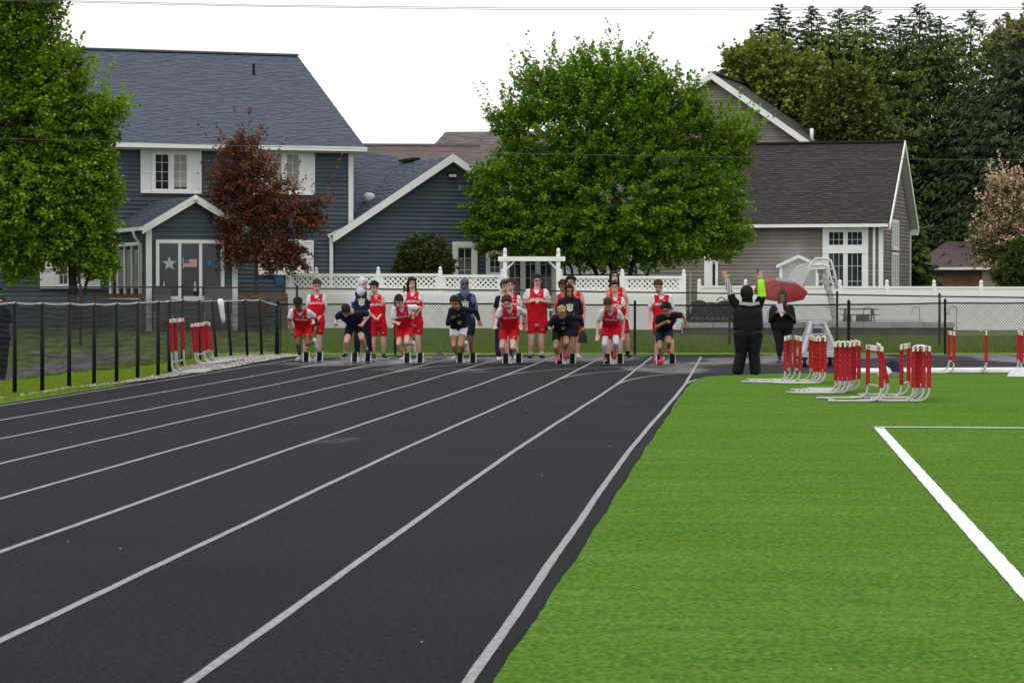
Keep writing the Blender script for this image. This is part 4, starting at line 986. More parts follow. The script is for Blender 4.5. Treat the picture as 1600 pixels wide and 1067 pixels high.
# ================================================================ TREES
def nrm(v): return v/np.maximum(1e-9, np.linalg.norm(v, axis=1, keepdims=True))
def leaves(C, A, size, tint, flat=.35, droop=.25):
    """leaf quads (folded diamond) at C, long axis about A"""
    n = len(C); A = nrm(A+rng.normal(0,.45,(n,3))+np.array([0,0,-droop])); up = np.array([0,0,1.0])+rng.normal(0,flat,(n,3))
    S = nrm(np.cross(A, up)); N = np.cross(S, A); sz = size*rng.uniform(.6,1.35,(n,1))
    tip = C+A*sz; m_ = C+A*sz*.45; l = m_+S*sz*.48-N*sz*.10; r = m_-S*sz*.48-N*sz*.10
    V = np.stack([C,l,tip,r],1).reshape(-1,3); i = np.arange(n)*4
    Fq = np.concatenate([np.stack([i,i+2,i+1],1), np.stack([i,i+3,i+2],1)]); return V, Fq, np.repeat(tint,4)
def limb(mb, a, b_, r0, r1, wob=.15, n=6, segs=6):
    a = Vector(a); b_ = Vector(b_); L = (b_-a).length; pts = []; rr = []
    for i in range(segs+1):
        u = i/segs; w_ = math.sin(math.pi*u)*wob*L*.3
        pts.append(a.lerp(b_,u)+Vector((random.uniform(-1,1)*w_, random.uniform(-1,1)*w_, L*.06*math.sin(math.pi*u)))); rr.append(r0+(r1-r0)*u)
    mb.tube(pts, rr, n, cap=False); return pts
def broadleaf(name, label, cat, base, d, lumps, nclus, nleaf, size, mat, bark, trunks, fill=.6, ydepth=.8, group=None, clus=.38, shoots=0, shoottop=None, updir=.35):
    """lumps: (px,py,rx,ry) ellipsoids in the photograph placed at distance d; real depth ydepth*rx"""
    s = d/F; p0 = at(base[0], base[1], d); p0.z = terrain(p0.x,p0.y) if base[1] > 440 else p0.z
    th = thing(name, p0, label, cat, group, rz=YAW); E = []
    for px, py, rx, ry in lumps:
        q = at(px,py,d)-p0; E.append((q.dot(IMR), 0.0, q.z, rx*s, max(rx,ry)*.5*s*ydepth+rx*s*ydepth*.5, ry*s))
    E = np.array(E); area = (E[:,3]*E[:,5]+E[:,3]*E[:,4]); pr = area/area.sum()
    cen = np.average(E[:,:3], axis=0, weights=area)
    idx = rng.choice(len(E), nclus, p=pr); dr = nrm(rng.normal(0,1,(nclus,3)))
    rad = np.where(rng.random(nclus) < fill, rng.uniform(.82,1.04,nclus), rng.uniform(.3,.85,nclus))
    C = E[idx,:3]+dr*E[idx,3:6]*rad[:,None]
    out = nrm(nrm(C-cen)+dr*.6+np.array([0,0,updir])); tw = rng.random(nclus)
    # every cluster is a twig with leaves along it
    t_ = rng.random((nclus,nleaf,1)); L = clus*rng.uniform(.6,1.4,(nclus,1,1))
    P = C[:,None,:]+out[:,None,:]*L*(t_-.4)*1.6+rng.normal(0,clus*.26,(nclus,nleaf,3))*np.array([1,1,.7])
    ax = out[:,None,:]*.5+nrm(rng.normal(0,1,(nclus*nleaf,3))).reshape(nclus,nleaf,3)*.8
    tint = np.clip(.25+.5*tw[:,None]+rng.normal(0,.16,(nclus,nleaf)),0,1)
    Pf = P.reshape(-1,3); Af = ax.reshape(-1,3); tf = tint.ravel()
    if shoots:
        top = E[np.argsort(-E[:,2])[:max(3,len(E)//2)]] if shoottop is None else E[shoottop]
        k_ = rng.integers(0,len(top),shoots); dd = rng.normal(0,1,(shoots,3)); dd[:,2] = np.abs(dd[:,2])*.9; dd = nrm(dd)
        S0 = top[k_,:3]+dd*top[k_,3:6]*.9; sd_ = nrm(dd+np.array([0,0,.9])); m_ = 34
        tt = rng.random((shoots,m_,1)); ln = rng.uniform(.4,1.0,(shoots,1,1))+.7*(rng.random((shoots,1,1))>.75)*np.maximum(0,sd_[:,2:3])[:,None,:]
        Q = S0[:,None,:]+sd_[:,None,:]*tt*ln+rng.normal(0,.075,(shoots,m_,3))*(1.25-tt)
        Pf = np.concatenate([Pf,Q.reshape(-1,3)]); Af = np.concatenate([Af,(np.repeat(sd_,m_,0)+rng.normal(0,.6,(shoots*m_,3)))]); tf = np.concatenate([tf,rng.uniform(.4,.95,shoots*m_)])
    V, Fq, tn = leaves(Pf, Af, size, tf)
    link('crown', fastmesh('crown', V, Fq, mat, tn), th)
    mb = MB()
    for (bx_, by_, r0, tgt) in trunks:
        b0 = at(bx_,by_,d)-p0; b0 = Vector((b0.dot(IMR), random.uniform(-.1,.1), b0.z)); 
        fork = Vector((tgt[0][0],tgt[0][1],0)); f0 = at(*tgt[0],d)-p0; f0 = Vector((f0.dot(IMR), random.uniform(-.3,.3), f0.z))
        limb(mb, b0, f0, r0, r0*.7, .05, 8)
        for q in tgt[1:]:
            e_ = at(*q,d)-p0; e_ = Vector((e_.dot(IMR), random.uniform(-1,1), e_.z)); pts_ = limb(mb, f0, e_, r0*.55, r0*.12, .12)
            for k in range(3):
                a_ = pts_[2+k]; limb(mb, a_, a_+Vector((random.uniform(-1,1),random.uniform(-1,1),random.uniform(.3,1))), r0*.2, .01, .1, 5, 3)
    mb.build('trunk', bark, th, smooth=True); return th
bark = principled('dark_bark',(.030,.026,.022),.95,var=.4,scale=8,bump=.03,bscale=20)
barkg = principled('grey_bark',(.07,.062,.055),.95,var=.4,scale=8,bump=.03,bscale=20)
mapleA = leafmat('maple_leaf',(.036,.105,.006),(.215,.37,.022),.32); mapleB = leafmat('maple_leaf_bright',(.042,.115,.006),(.28,.43,.024),.32)
broadleaf('maple_tree','broad green maple with several dark trunks between the blue and taupe houses','tree',(955,516),92,
  [(950,185,105,105),(868,232,78,88),(1028,215,72,75),(820,312,80,84),(1096,298,70,70),(960,310,150,108),(890,358,125,46),(1050,356,115,48),(785,360,42,38),(1130,360,34,40),(945,140,38,34),(1005,158,34,34),(1068,172,20,26),(845,150,30,36),(800,205,26,30),(1140,226,40,34),(770,290,34,30),(755,335,30,30)],
  3300,56,.105,mapleA,bark,[(942,516,.17,[(958,425),(900,330),(1000,300),(955,200),(930,360)]),(975,516,.10,[(985,420),(1060,340),(1020,280)]),(905,516,.07,[(893,420),(850,360),(830,330)]),(920,516,.06,[(905,420),(880,350)]),(1000,516,.08,[(1012,425),(1080,360),(1110,330)]),(890,516,.05,[(882,415),(800,370)]),(960,516,.10,[(925,412),(860,390),(840,380)])],
  fill=.72, clus=.30, shoots=420)
broadleaf('maple_tree','huge bright green maple at the left edge in front of the blue house','tree',(112,510),80,
  [(-5,60,75,95),(45,190,100,80),(80,115,44,55),(140,192,36,40),(0,300,130,90),(95,290,85,75),(140,262,34,42),(118,350,50,50),(60,355,80,42),(20,390,60,36),(152,385,26,40),(30,-40,70,70),(-60,150,110,160),(60,30,36,45),(150,330,30,40),(150,410,22,22),(-40,-100,160,100),(170,190,18,24),(120,400,30,30)],
  4300,54,.110,mapleB,bark,[(112,510,.16,[(110,400),(60,250),(20,120),(130,300),(60,60)]),(-40,520,.3,[(-40,300),(-60,100),(20,0)]),(122,505,.06,[(140,420),(150,390)])],
  fill=.72, clus=.32, shoots=150)
redl = leafmat('red_leaf',(.06,.024,.014),(.22,.085,.045),.18)
broadleaf('purple_leaf_tree','small weeping tree with dark red brown leaves against the blue house','tree',(402,512),85.5,
  [(385,262,38,34),(378,228,26,18),(440,335,50,34),(395,300,52,46),(372,340,38,44),(478,345,26,20),(368,388,22,24),(430,388,46,22),(346,285,18,36),(455,400,26,22),(420,405,20,18),(495,330,14,20)],
  900,36,.075,redl,barkg,[(402,512,.09,[(400,400),(385,260),(440,330),(370,330),(470,345)])], fill=.6, clus=.26, shoots=60, updir=-.45)
shr = leafmat('shrub_leaf',(.045,.022,.012),(.075,.13,.025),.15)
broadleaf('round_shrub','round clipped shrub with mixed green and dark red leaves behind the lattice fence','shrub',(665,512),90,
  [(665,410,44,44),(665,440,46,40),(640,420,22,30),(690,420,22,30)],900,34,.07,shr,barkg,[(665,512,.06,[(665,460),(650,410),(680,410)])],fill=.8,clus=.12)
# ---- spruces
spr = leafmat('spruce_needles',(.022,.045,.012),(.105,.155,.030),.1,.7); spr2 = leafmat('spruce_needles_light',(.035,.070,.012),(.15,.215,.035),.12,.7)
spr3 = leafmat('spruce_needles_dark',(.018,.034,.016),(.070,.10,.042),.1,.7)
def spruce(label, px, py, d, rb, mat, n=9000, ground=-.3, shape=.62, size=.25, name='spruce_tree', low=0.06):
    top = at(px,py,d); base = Vector((top.x,top.y,ground)); Hh = top.z-ground; th = thing(name, base, label, 'tree', 'tall evergreens behind the taupe house')
    mb = MB(); mb.tube([(0,0,0),(0,0,Hh*.6),(0,0,Hh*.985)],[.22,.12,.02],8,cap=False); mb.build('trunk', bark, th, smooth=True)
    nb = int(Hh*46); C=[];A=[];T=[]
    per = max(8, n//nb)
    for i in range(nb):
        f = low+(1-low)*(i/nb)**.92; z = Hh*f; az = rng.uniform(0,2*math.pi); L = rb*1.25*min((1-f)**shape,(1-f)*4.2+.02)*min(1.5,max(.35,rng.lognormal(-.12,.30)))+.05
        u = np.sort(rng.random(per)**.6)[:,None]; dr_ = np.array([math.cos(az),math.sin(az),0])
        sag = rng.uniform(-.42,.10)*L*u**1.2+.12*L*u**3
        P = np.array([0,0,z])+dr_*L*u+np.array([0,0,1])*sag
        side = np.array([-math.sin(az),math.cos(az),0]); P = P+side*rng.normal(0,1,(per,1))*L*.16*(1.1-u)+np.array([0,0,1])*(-np.abs(rng.normal(0,.10,(per,1)))*(L*.35))
        C.append(P); A.append(dr_*.8+side*rng.normal(0,.6,(per,1))+np.array([0,0,-.25+.9*(f>.93)])); tt_ = rng.random()
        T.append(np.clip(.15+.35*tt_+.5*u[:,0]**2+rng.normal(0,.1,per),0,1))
    C=np.concatenate(C);A=np.concatenate(A);T=np.concatenate(T)
    n_=len(C); A=nrm(A+rng.normal(0,.25,(n_,3))); S=nrm(np.cross(A,np.array([0,0,1.0])+rng.normal(0,.5,(n_,3)))); sz=size*rng.uniform(.6,1.4,(n_,1))*np.clip(.45+(Hh-C[:,2:3])/6.0,.45,1); w_=sz*.17
    V=np.stack([C-S*w_,C+S*w_,C+A*sz+S*w_*.2-np.array([0,0,.3])*sz,C+A*sz*.5-S*w_*1.6-np.array([0,0,.12])*sz],1).reshape(-1,3); ii=np.arange(n_)*4
    Fq=np.concatenate([np.stack([ii,ii+1,ii+2],1),np.stack([ii,ii+2,ii+3],1)])
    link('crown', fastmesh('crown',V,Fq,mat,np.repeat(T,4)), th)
SP=[(1152,72,150,3.6,spr,'small dark spruce top at the left end of the evergreens above the taupe gable'),
(1190,38,152,4.2,spr3,'dark spruce left of the double topped spruce, above the taupe gable'),
(1218,8,150,4.0,spr,'tall dark spruce with a broken top against the sky above the grey brown roof'),
(1268,10,151,3.8,spr,'narrow dark spruce right of the broken topped spruce'),
(1312,14,146,4.6,spr2,'green spruce with a shaggy top above the vent pipe'),
(1352,10,148,5.2,spr2,'wide pale green spruce above the ridge of the dark brown roof'),
(1405,24,146,5.0,spr,'spruce right of the widest pale green one, above the right gable'),
(1437,6,152,4.4,spr3,'dark pointed spruce top poking above its neighbours right of centre'),
(1470,26,144,5.4,spr,'shaggy spruce above the bungalow roof'),
(1517,16,146,5.6,spr2,'tall green spruce near the right edge with a rounded top'),
(1560,70,140,5.6,spr3,'dark drooping spruce above the blossom tree'),
(1600,60,136,5.4,spr3,'dark spruce cut by the right edge of the picture'),
(1420,190,143,6.0,spr3,'shorter dark spruce behind the right end of the taupe house'),
(1500,170,142,6.2,spr3,'broad dark spruce standing behind the brick bungalow'),
(1575,240,141,5.0,spr2,'low green spruce behind the blossom tree'),
(1650,150,132,6.0,spr3,'dark spruce mostly outside the right edge'),
(1375,120,141,5.6,spr,'mid height spruce directly behind the dark brown roof ridge'),
(1424,330,124,1.0,spr,'small spruce beside the right gable of the taupe house')]
for q in SP:
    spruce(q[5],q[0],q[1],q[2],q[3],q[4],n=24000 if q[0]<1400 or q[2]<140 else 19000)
yel = leafmat('spring_leaf',(.085,.12,.02),(.27,.31,.055),.25)
broadleaf('young_leaf_tree','yellow green broadleaf tree between the evergreens and the taupe gable','tree',(1215,500),134,
  [(1215,150,55,60),(1190,115,30,30),(1250,180,40,50),(1165,110,20,22),(1270,130,18,26)],1300,26,.2,yel,barkg,[(1215,500,.15,[(1215,250),(1200,140),(1250,170)])],fill=.6,clus=.5,shoots=150)
olv = leafmat('olive_leaf',(.045,.080,.018),(.17,.20,.04),.15)
broadleaf('olive_conifer','rounded olive and rust tinted tree above the lower end of the grey brown roof','tree',(1330,500),130,
  [(1325,190,52,50),(1320,150,35,34),(1350,215,40,40),(1300,205,30,30)],1100,28,.2,olv,bark,[(1330,500,.15,[(1330,260),(1320,160)])],fill=.7,clus=.42,shoots=110)
pal = leafmat('pale_leaf',(.14,.13,.05),(.36,.33,.15),.3)
broadleaf('pale_tree','pale yellow sparse tree top between the evergreens near the top right corner','tree',(1582,500),160,
  [(1582,75,30,34),(1560,85,16,22),(1600,60,20,22)],260,20,.24,pal,barkg,[(1582,500,.12,[(1582,150),(1570,60),(1600,60)])],fill=.5,clus=.5,shoots=30)
blo = leafmat('blossom',(.07,.10,.025),(.74,.54,.38),.25,stops=(.50,.62))
broadleaf('blossom_tree','small tree with pinkish cream blossom at the right edge behind the white fence','tree',(1590,500),116,
  [(1590,330,48,38),(1560,370,42,26),(1575,300,26,22),(1600,380,60,40),(1545,398,28,12)],900,22,.10,blo,barkg,[(1590,500,.1,[(1585,400),(1560,350),(1600,320)])],fill=.7,clus=.28,shoots=60)
grn = leafmat('hedge_leaf',(.030,.060,.010),(.085,.14,.022),.2)
broadleaf('green_bush','rounded green bush under the blossom tree at the right edge','bush',(1592,500),114.5,
  [(1585,425,30,20),(1600,410,26,30)],420,26,.1,grn,barkg,[(1590,500,.06,[(1590,440),(1585,420)])],fill=.8,clus=.25)
# ================================================================ HURDLES
hred=M('hurdle_red',(.36,.006,.012),.5,var=.08,scale=6); hwht=M('hurdle_white_steel',(.46,.45,.42),.45,var=.12,scale=5); hbrd=M('hurdle_board',(.70,.66,.58),.5,var=.08,scale=4)
hdot=M('hurdle_dot',(.40,.34,.34),.5); hfoot=M('rubber_foot',(.02,.02,.02),.8)
def make_hurdle(Hh, foot, red0, sgn, tmpl_tag):
    """uprights at x=0, y=+-.5; feet run to x = sgn*foot"""
    parts=[]
    for y in (-.5,.5):
        mb=MB(); r=.14; pts_=[(0,y,Hh-.05),(0,y,.22),(0,y,r+.02)]
        for k in range(1,7): a=math.pi/2*k/6; pts_.append((sgn*(r-r*math.cos(a)),y,.02+r-r*math.sin(a)))
        pts_.append((sgn*foot,y,.02)); mb.tube(pts_,.0165,8); parts.append(('leg',mb,hwht,True))
        mb=MB(); mb.bx(-.028,.028,y-.018,y+.018,red0,Hh-.065); parts.append(('upright_sleeve',mb,hred,False))
        mb=MB()
        for k in range(5): z=red0+.08+k*(Hh-.2-red0)/5; mb.bx(-.004,.004,y-.0195,y-.0182,z,z+.007)
        parts.append(('holes',mb,hdot,False))
        mb=MB(); mb.bx(sgn*(foot-.045),sgn*(foot-.01),y-.012,y+.012,-.004,.022); parts.append(('foot_cap',mb,hfoot,False))
    mb=MB(); mb.tube([(0,-.5,.21),(0,.5,.21)],.012,6); parts.append(('cross_bar',mb,hwht,True))
    mb=MB(); mb.tube([(sgn*(foot-.12),-.5,.02),(sgn*(foot-.12),.5,.02)],.012,6); parts.append(('foot_bar',mb,hwht,True))
    mb=MB(); mb.bx(-.012,.014,-.6,.6,Hh-.07,Hh); parts.append(('top_board',mb,hbrd,False))
    mb=MB()
    for y0,y1 in ((-.46,-.40),(-.36,-.30),(.30,.36),(.40,.46)): mb.bx(-.0145,.0165,y0,y1,Hh-.0705,Hh-.002)
    parts.append(('board_stripes',mb,hred,False))
    return [(n,mb.build(n,m,None,smooth=s,kind='stuff' if n in('holes','board_stripes') else None)) for n,mb,m,s in parts]
HT={}
def hurdle(px, py, key, label, group, dx=0.0, tilt=0.0):
    pm=ppm(py); rot=-(dx+(px-800)*pm/F)/pm
    Hh,foot,red0,sgn=key; p=gp(px,py,TURFH if px>1000 and py>586 else .012)
    # (px,py) is the near upright; the thing stands at the middle between both
    c,s=math.cos(YAW+rot),math.sin(YAW+rot); off=Vector((-s*.5,c*.5,0)); loc=p+off
    th=thing('hurdle',loc,label,'hurdle',group,rz=YAW+rot); th.rotation_euler[1]=tilt
    if key not in HT: HT[key]=make_hurdle(*key,None); src=HT[key]; [setattr(o,'parent',th) for _,o in src]
    else:
        for n,o in HT[key]: c_=o.copy(); c_.parent=th; col.objects.link(c_)
    return th
kr=(.76,.72,.20,-1)
GA='red hurdles in the back stack on the turf beside the starter'
for px,py,dx,lb in ((1227,598.5,7.5,'leftmost red and white hurdle of the back stack on the turf, nearest the starter'),(1250,599,-8,'second hurdle from the left in the back stack, standing apart with its board turned'),
    (1272,599,-6,'third hurdle from the left in the back stack, first of its nested cluster'),(1276,600,3,'fourth hurdle from the left in the back stack, in the middle of the nested cluster'),(1281.5,600.5,7,'fifth hurdle from the left in the back stack'),(1289,600.5,-3,'rightmost red and white hurdle of the back stack')):
    hurdle(px,py,kr,lb,GA,dx=dx)
GB='red hurdles in the nested middle stack on the turf'
for i,(px,py,dx) in enumerate(((1306,615.5,5),(1313,616,4),(1320,616,-3),(1327.5,616,-4),(1334,614.5,-5),(1342,613,-7))):
    hurdle(px,py,kr,('leftmost hurdle','second hurdle from the left','third hurdle from the left','fourth hurdle from the left','fifth hurdle from the left','rightmost hurdle')[i]+' in the tightly nested middle stack on the turf',GB,dx=dx)
GC='red hurdles in the front stack on the turf'
for px,py,dx,tl,lb in ((1376.5,628.5,-21,0,'leftmost hurdle of the front stack, its long white board seen from the side'),(1391,620,-5,-.20,'leaning hurdle tilted to the left in the front stack on the turf'),
    (1408.5,623.5,11,0,'third hurdle from the left in the front stack, first of its nested right cluster'),(1427,628.5,6,0,'fourth hurdle from the left in the front stack'),(1434,628,3,0,'fifth hurdle from the left in the front stack'),(1443,628.5,-6,0,'second hurdle from the right in the front stack'),(1451.5,628.5,-12,0,'rightmost hurdle of the front stack on the turf')):
    hurdle(px,py,kr,lb,GC,dx=dx,tilt=tl)
GD='single red hurdles on the white board along the far edge of the turf'
for px,py,dx,lb in ((1490.5,584,-8,'single red hurdle on the white board just left of the lone narrow one'),(1541,583.5,-.5,'lone red hurdle seen edge on, between two others on the white board'),(1596,583.5,-5,'red hurdle at the right edge of the picture beside the white clothes heap')):
    hurdle(px,py,kr,lb,GD,dx=dx)
kl=(.99,.62,.40,1); kl2=(.84,.62,.26,1); GE='red hurdles standing on the gravel by the black mesh fence'
for px,py,key,dx,tl,lb in ((269,584.5,kl,6,-.03,'tall leftmost hurdle on the gravel by the mesh fence'),(277,582.5,kl,11,-.03,'tall second hurdle from the left by the mesh fence, its board turned to us'),
    (306.5,571,kl2,13,-.10,'lower hurdle with a slanted white board, first of the cluster by the mesh fence'),(310,570,kl2,9,-.06,'second hurdle of the low cluster by the mesh fence'),(321,567,kl2,4,-.04,'third hurdle of the low cluster by the mesh fence'),(333,567,kl2,-5,-.10,'rightmost hurdle by the mesh fence, next to the hanging white towel')):
    hurdle(px,py,key,lb,GE,dx=dx,tilt=tl)
# ================================================================ STARTING BLOCKS
bblk=M('block_pad',(.018,.019,.020),.7,var=.3,scale=20); balu=M('block_aluminium',(.42,.43,.44),.4,metal=.4,var=.1)
def block_parts(th):
    mb=MB(); mb.bx(-.025,.025,-.15,.75,.01,.045); mb.build('rail',balu,th)
    for sx,y0 in ((-1,.12),(1,.32)):
        rot=Matrix.Rotation(R(-38 if False else 22),3,'X'); c=Vector((sx*.125,y0+.03,.115))
        mb=MB(); mb.box(c,(.10,.03,.21),rot); pd=mb.build('pedal',bblk,th)
        for e in (-1,1):
            mb=MB(); mb.prism([(c.x+e*.057,y0-.035,.01),(c.x+e*.057,y0+.20,.01),(c.x+e*.057,y0+.085,.212),(c.x+e*.057,y0+.055,.212)],(e*.012,0,0)); mb.build('side_plate',balu,pd)
        mb=MB(); mb.bx(min(sx*.02,sx*.07),max(sx*.02,sx*.07),y0,y0+.12,.012,.10); mb.build('bracket',balu,pd)
    mb=MB(); mb.bx(-.06,.06,.20,.24,.0,.075); mb.build('saddle',balu,th)
bl=[(486,566),(562,566.5),(644,568),(727,567.5),(799,568.5),(883,569.3),(958,569.5),(1040,569.8)]
lab=['leftmost','second','third','fourth','fifth','sixth','seventh','rightmost']
first=None; GBk='starting blocks on the start line, one per lane'
for i,(px,py) in enumerate(bl):
    lb=f'{lab[i]} black and silver starting block of the row behind the runners' if i in (0,7) else f'{lab[i]} black and silver starting block from the left in the row behind the runners'
    p=gp(px,py); 
    if first is None: first=thing('starting_block',p,lb,'starting block',GBk,rz=.0); block_parts(first)
    else: c=copy_tree(first); c.location=p; c['label']=lb
th=thing('spare_block',gp(688,560),'grey unused starting block lying folded between the third and fourth lanes','starting block')
mb=MB(); mb.bx(-.42,.42,-.03,.03,.01,.05); mb.build('rail',balu,th)
mb=MB(); mb.prism([(-.17,-.05,.05),(.14,-.05,.05),(.02,-.05,.16),(-.05,-.05,.12)],(0,.14,0)); mb.build('pedal',M('block_grey',(.14,.14,.14),.5),th)
mb=MB(); mb.prism([(-.03,-.05,.12),(.04,-.05,.14),(.06,-.05,.24),(-.02,-.05,.23)],(0,.12,0)); mb.build('pedal',M('block_grey',(.14,.14,.14),.5),th)
# ---- clothes heaps, towel
def heap(px, py, w_, h, mat, label, name='clothes_heap', seed=0):
    p=gp(px,py,.03); rs=random.Random(seed); vs_=[];fs_=[]; NA,NR=22,7
    vs_.append((0,0,h*.88))
    for j in range(1,NR+1):
        for i in range(NA):
            a=2*math.pi*i/NA; r=w_*(j/NR)*(1+.18*math.sin(3*a+seed)+rs.uniform(-.06,.06)); z=h*(1-(j/NR)**3)*(.85+rs.uniform(-.22,.15)); vs_.append((r*math.cos(a),r*.7*math.sin(a),max(0,z)))
    for i in range(NA): fs_.append((0,1+i,1+(i+1)%NA))
    for j in range(NR-1):
        for i in range(NA): a=1+j*NA+i; b_=1+j*NA+(i+1)%NA; fs_.append((a,a+NA,b_+NA,b_))
    mb=MB(); mb.add(vs_,fs_,.5); o=mb.build(name,mat,None,smooth=True,loc=p); tag(o,label,'clothes'); return o
navy=principled('navy_cloth',(.012,.016,.035),.85,var=.3,scale=8); wcl=principled('white_cloth',(.62,.62,.68),.85,var=.08,scale=6); gcl=M('grey_cloth',(.10,.11,.12),.85,var=.2)
heap(1383,586.5,.13,.17,wcl,'crumpled white garment beside the dark jacket under the leaning hurdle',seed=1)
heap(1394,583,.20,.24,navy,'dark navy jacket heaped on the white board behind the leaning hurdle',seed=2)
heap(1399,587.5,.15,.08,gcl,'flat grey garment at the foot of the navy jacket heap',seed=3)
heap(1594,588,.19,.16,wcl,'crumpled white clothes heap at the right edge of the picture',seed=5)
tw_p=at(344,470,(gp(355,559)-CAM).dot(IMF)-.05); s_=(tw_p-CAM).dot(IMF)/F
cols_=[]; mb=MB(); vs_=[];fs_=[]
prof=[(345.5,495,-.09),(345,485,-.08),(343.5,475,-.06),(342,469,-.03),(343,467.2,0)]
rows=[(340,350,-.03,466.8),(339,351,.03,467.2),(340.5,350.5,-.06,471),(342.5,350.8,-.07,480),(344,351.5,-.075,490),(345.5,352,-.075,498),(347,350.5,-.07,505)]
rows=[(341,346,.07,480),(340.5,347,.05,472),(340.5,348,.0,467.3)]+rows[2:]
for j,(xa,xb,dy,py) in enumerate(rows):
    for i in range(7):
        u=i/6; vs_.append(((xa+(xb-xa)*u-344)*s_, dy+.012*math.sin(u*14+j), (470-py)*s_))
for j in range(len(rows)-1):
    for i in range(6): a=j*7+i; fs_.append((a,a+1,a+8,a+7))
mb.add(vs_,fs_,.5); o=mb.build('towel',wcl,None,smooth=True,loc=tw_p); o.rotation_euler=(0,0,YAW); sm_=o.modifiers.new('thick','SOLIDIFY'); sm_.thickness=.012; tag(o,'white towel hung over the top rail of the black mesh fence','towel')
# ================================================================ PEOPLE
QUEUE=[]
def _unit_lathe(prof, n=12):
    m=len(prof); V=np.array([(r*math.cos(2*math.pi*k/n), r*math.sin(2*math.pi*k/n), z) for r,z in prof for k in range(n)])
    Fq=[(i*n+k,i*n+(k+1)%n,(i+1)*n+(k+1)%n,(i+1)*n+k) for i in range(m-1) for k in range(n)]+[tuple(range(n))[::-1],tuple((m-1)*n+k for k in range(n))]
    return V,Fq
class Blob:
    """collects closed primitives; voxel-remeshed into ONE continuous surface"""
    def __init__(s): s.V=[];s.F=[];s.n=0
    def _add(s,V,Fq): s.V.append(V); s.F+= [tuple(i+s.n for i in f) for f in Fq]; s.n+=len(V)
    def cap(s,p,q,r0,r1,e0=1,e1=1,sq=1.0,ax=None):
        p=np.array(p,float);q=np.array(q,float);d=q-p;L=np.linalg.norm(d)
        if L<1e-6: d=np.array([0,0,1e-3]); L=1e-3
        prof=[]
        prof+= [(r0*math.sin(a),-r0*math.cos(a)*e0) for a in (.25,.8,1.25)] if e0 else []
        prof+= [(r0,0),(r1,L)]
        prof+= [(r1*math.cos(a),L+r1*math.sin(a)*e1) for a in (.35,.8,1.35)] if e1 else []
        V,Fq=_unit_lathe(prof)
        z=d/L; a=np.array(ax,float) if ax is not None else np.array([1.0,0,0]); a=a-z*a.dot(z)
        if np.linalg.norm(a)<1e-3: a=np.cross(z,[0,1.0,0])
        a/=np.linalg.norm(a); b=np.cross(z,a)
        V=p+V[:,:1]*a+V[:,1:2]*b*sq+V[:,2:]*z; s._add(V,Fq); return s
    def ell(s,c,M3,r):
        prof=[(math.cos(t),math.sin(t)) for t in np.linspace(-1.45,1.45,9)]
        V,Fq=_unit_lathe(prof,14); V=V*np.array([r[0],r[1],r[2]]); V=np.array(c)+V@np.array(M3).T
        s._add(V,Fq); return s
    def queue(s,name,mat,parent,voxel=.012,smooth=3,cut=None,post=None,dec=.45,label=None):
        me=bpy.data.meshes.new(name); me.from_pydata(np.concatenate(s.V).tolist(),[],s.F)
        o=bpy.data.objects.new(name,me); col.objects.link(o)
        m=o.modifiers.new('r','REMESH'); m.mode='VOXEL'; m.voxel_size=voxel
        m=o.modifiers.new('s','SMOOTH'); m.factor=.5; m.iterations=smooth
        if dec<1: m=o.modifiers.new('d','DECIMATE'); m.ratio=dec
        QUEUE.append((o,name,mat,parent,cut,post,label)); return o
def finish_people():
    dg=bpy.context.evaluated_depsgraph_get(); out=[]
    for o,name,mat,parent,cut,post,label in QUEUE:
        me=bpy.data.meshes.new_from_object(o.evaluated_get(dg)); out.append(me)
    for (o,name,mat,parent,cut,post,label),me in zip(QUEUE,out):
        old=o.data; o.modifiers.clear(); o.data=me; bpy.data.meshes.remove(old); me.name=name
        me.materials.clear(); mats=mat if isinstance(mat,(list,tuple)) else [mat]
        for m_ in mats: me.materials.append(m_)
        if cut:
            bm=bmesh.new(); bm.from_mesh(me); kill=[f for f in bm.faces if cut(f.calc_center_median())]
            bmesh.ops.delete(bm,geom=kill,context='FACES'); bm.to_mesh(me); bm.free()
        me.shade_smooth(); o.parent=parent
        if label: o['label']=label
    for (o,name,mat,parent,cut,post,label) in QUEUE:
        if post: post(o)
    QUEUE.clear()
def clothmat(name,c,var=.10): return M(name,c,.85,var=var*1.6,scale=7,bump=.035,bscale=7,spec=.12)
C_RED=clothmat('singlet_red',(.50,.008,.018)); C_WHT=clothmat('tee_white',(.60,.60,.64),.05); C_NAVY=clothmat('navy_jersey',(.012,.016,.038),.2); C_BLK=clothmat('black_jersey',(.010,.013,.018),.2)
C_GRY=clothmat('blue_grey_hoodie',(.10,.12,.20)); C_LAV=clothmat('pale_hoodie',(.52,.51,.58),.06); C_RAIN=M('rain_suit',(.006,.0065,.0075),.5,var=.4,spec=.12,scale=5,bump=.02,bscale=11); C_NEON=clothmat('neon_yellow',(.38,.85,.02)); C_JEAN=clothmat('jeans',(.02,.03,.06))
C_PANT=clothmat('navy_pants',(.012,.014,.026)); C_WLEG=clothmat('white_tights',(.55,.55,.60),.06)
SK={'a':M('skin_light',(.52,.30,.23),.6,var=.07,scale=9),'b':M('skin_tan',(.34,.175,.11),.6,var=.07,scale=9),'c':M('skin_brown',(.15,.075,.045),.55,var=.08,scale=9),'d':M('skin_rosy',(.58,.33,.27),.6,var=.07,scale=9)}
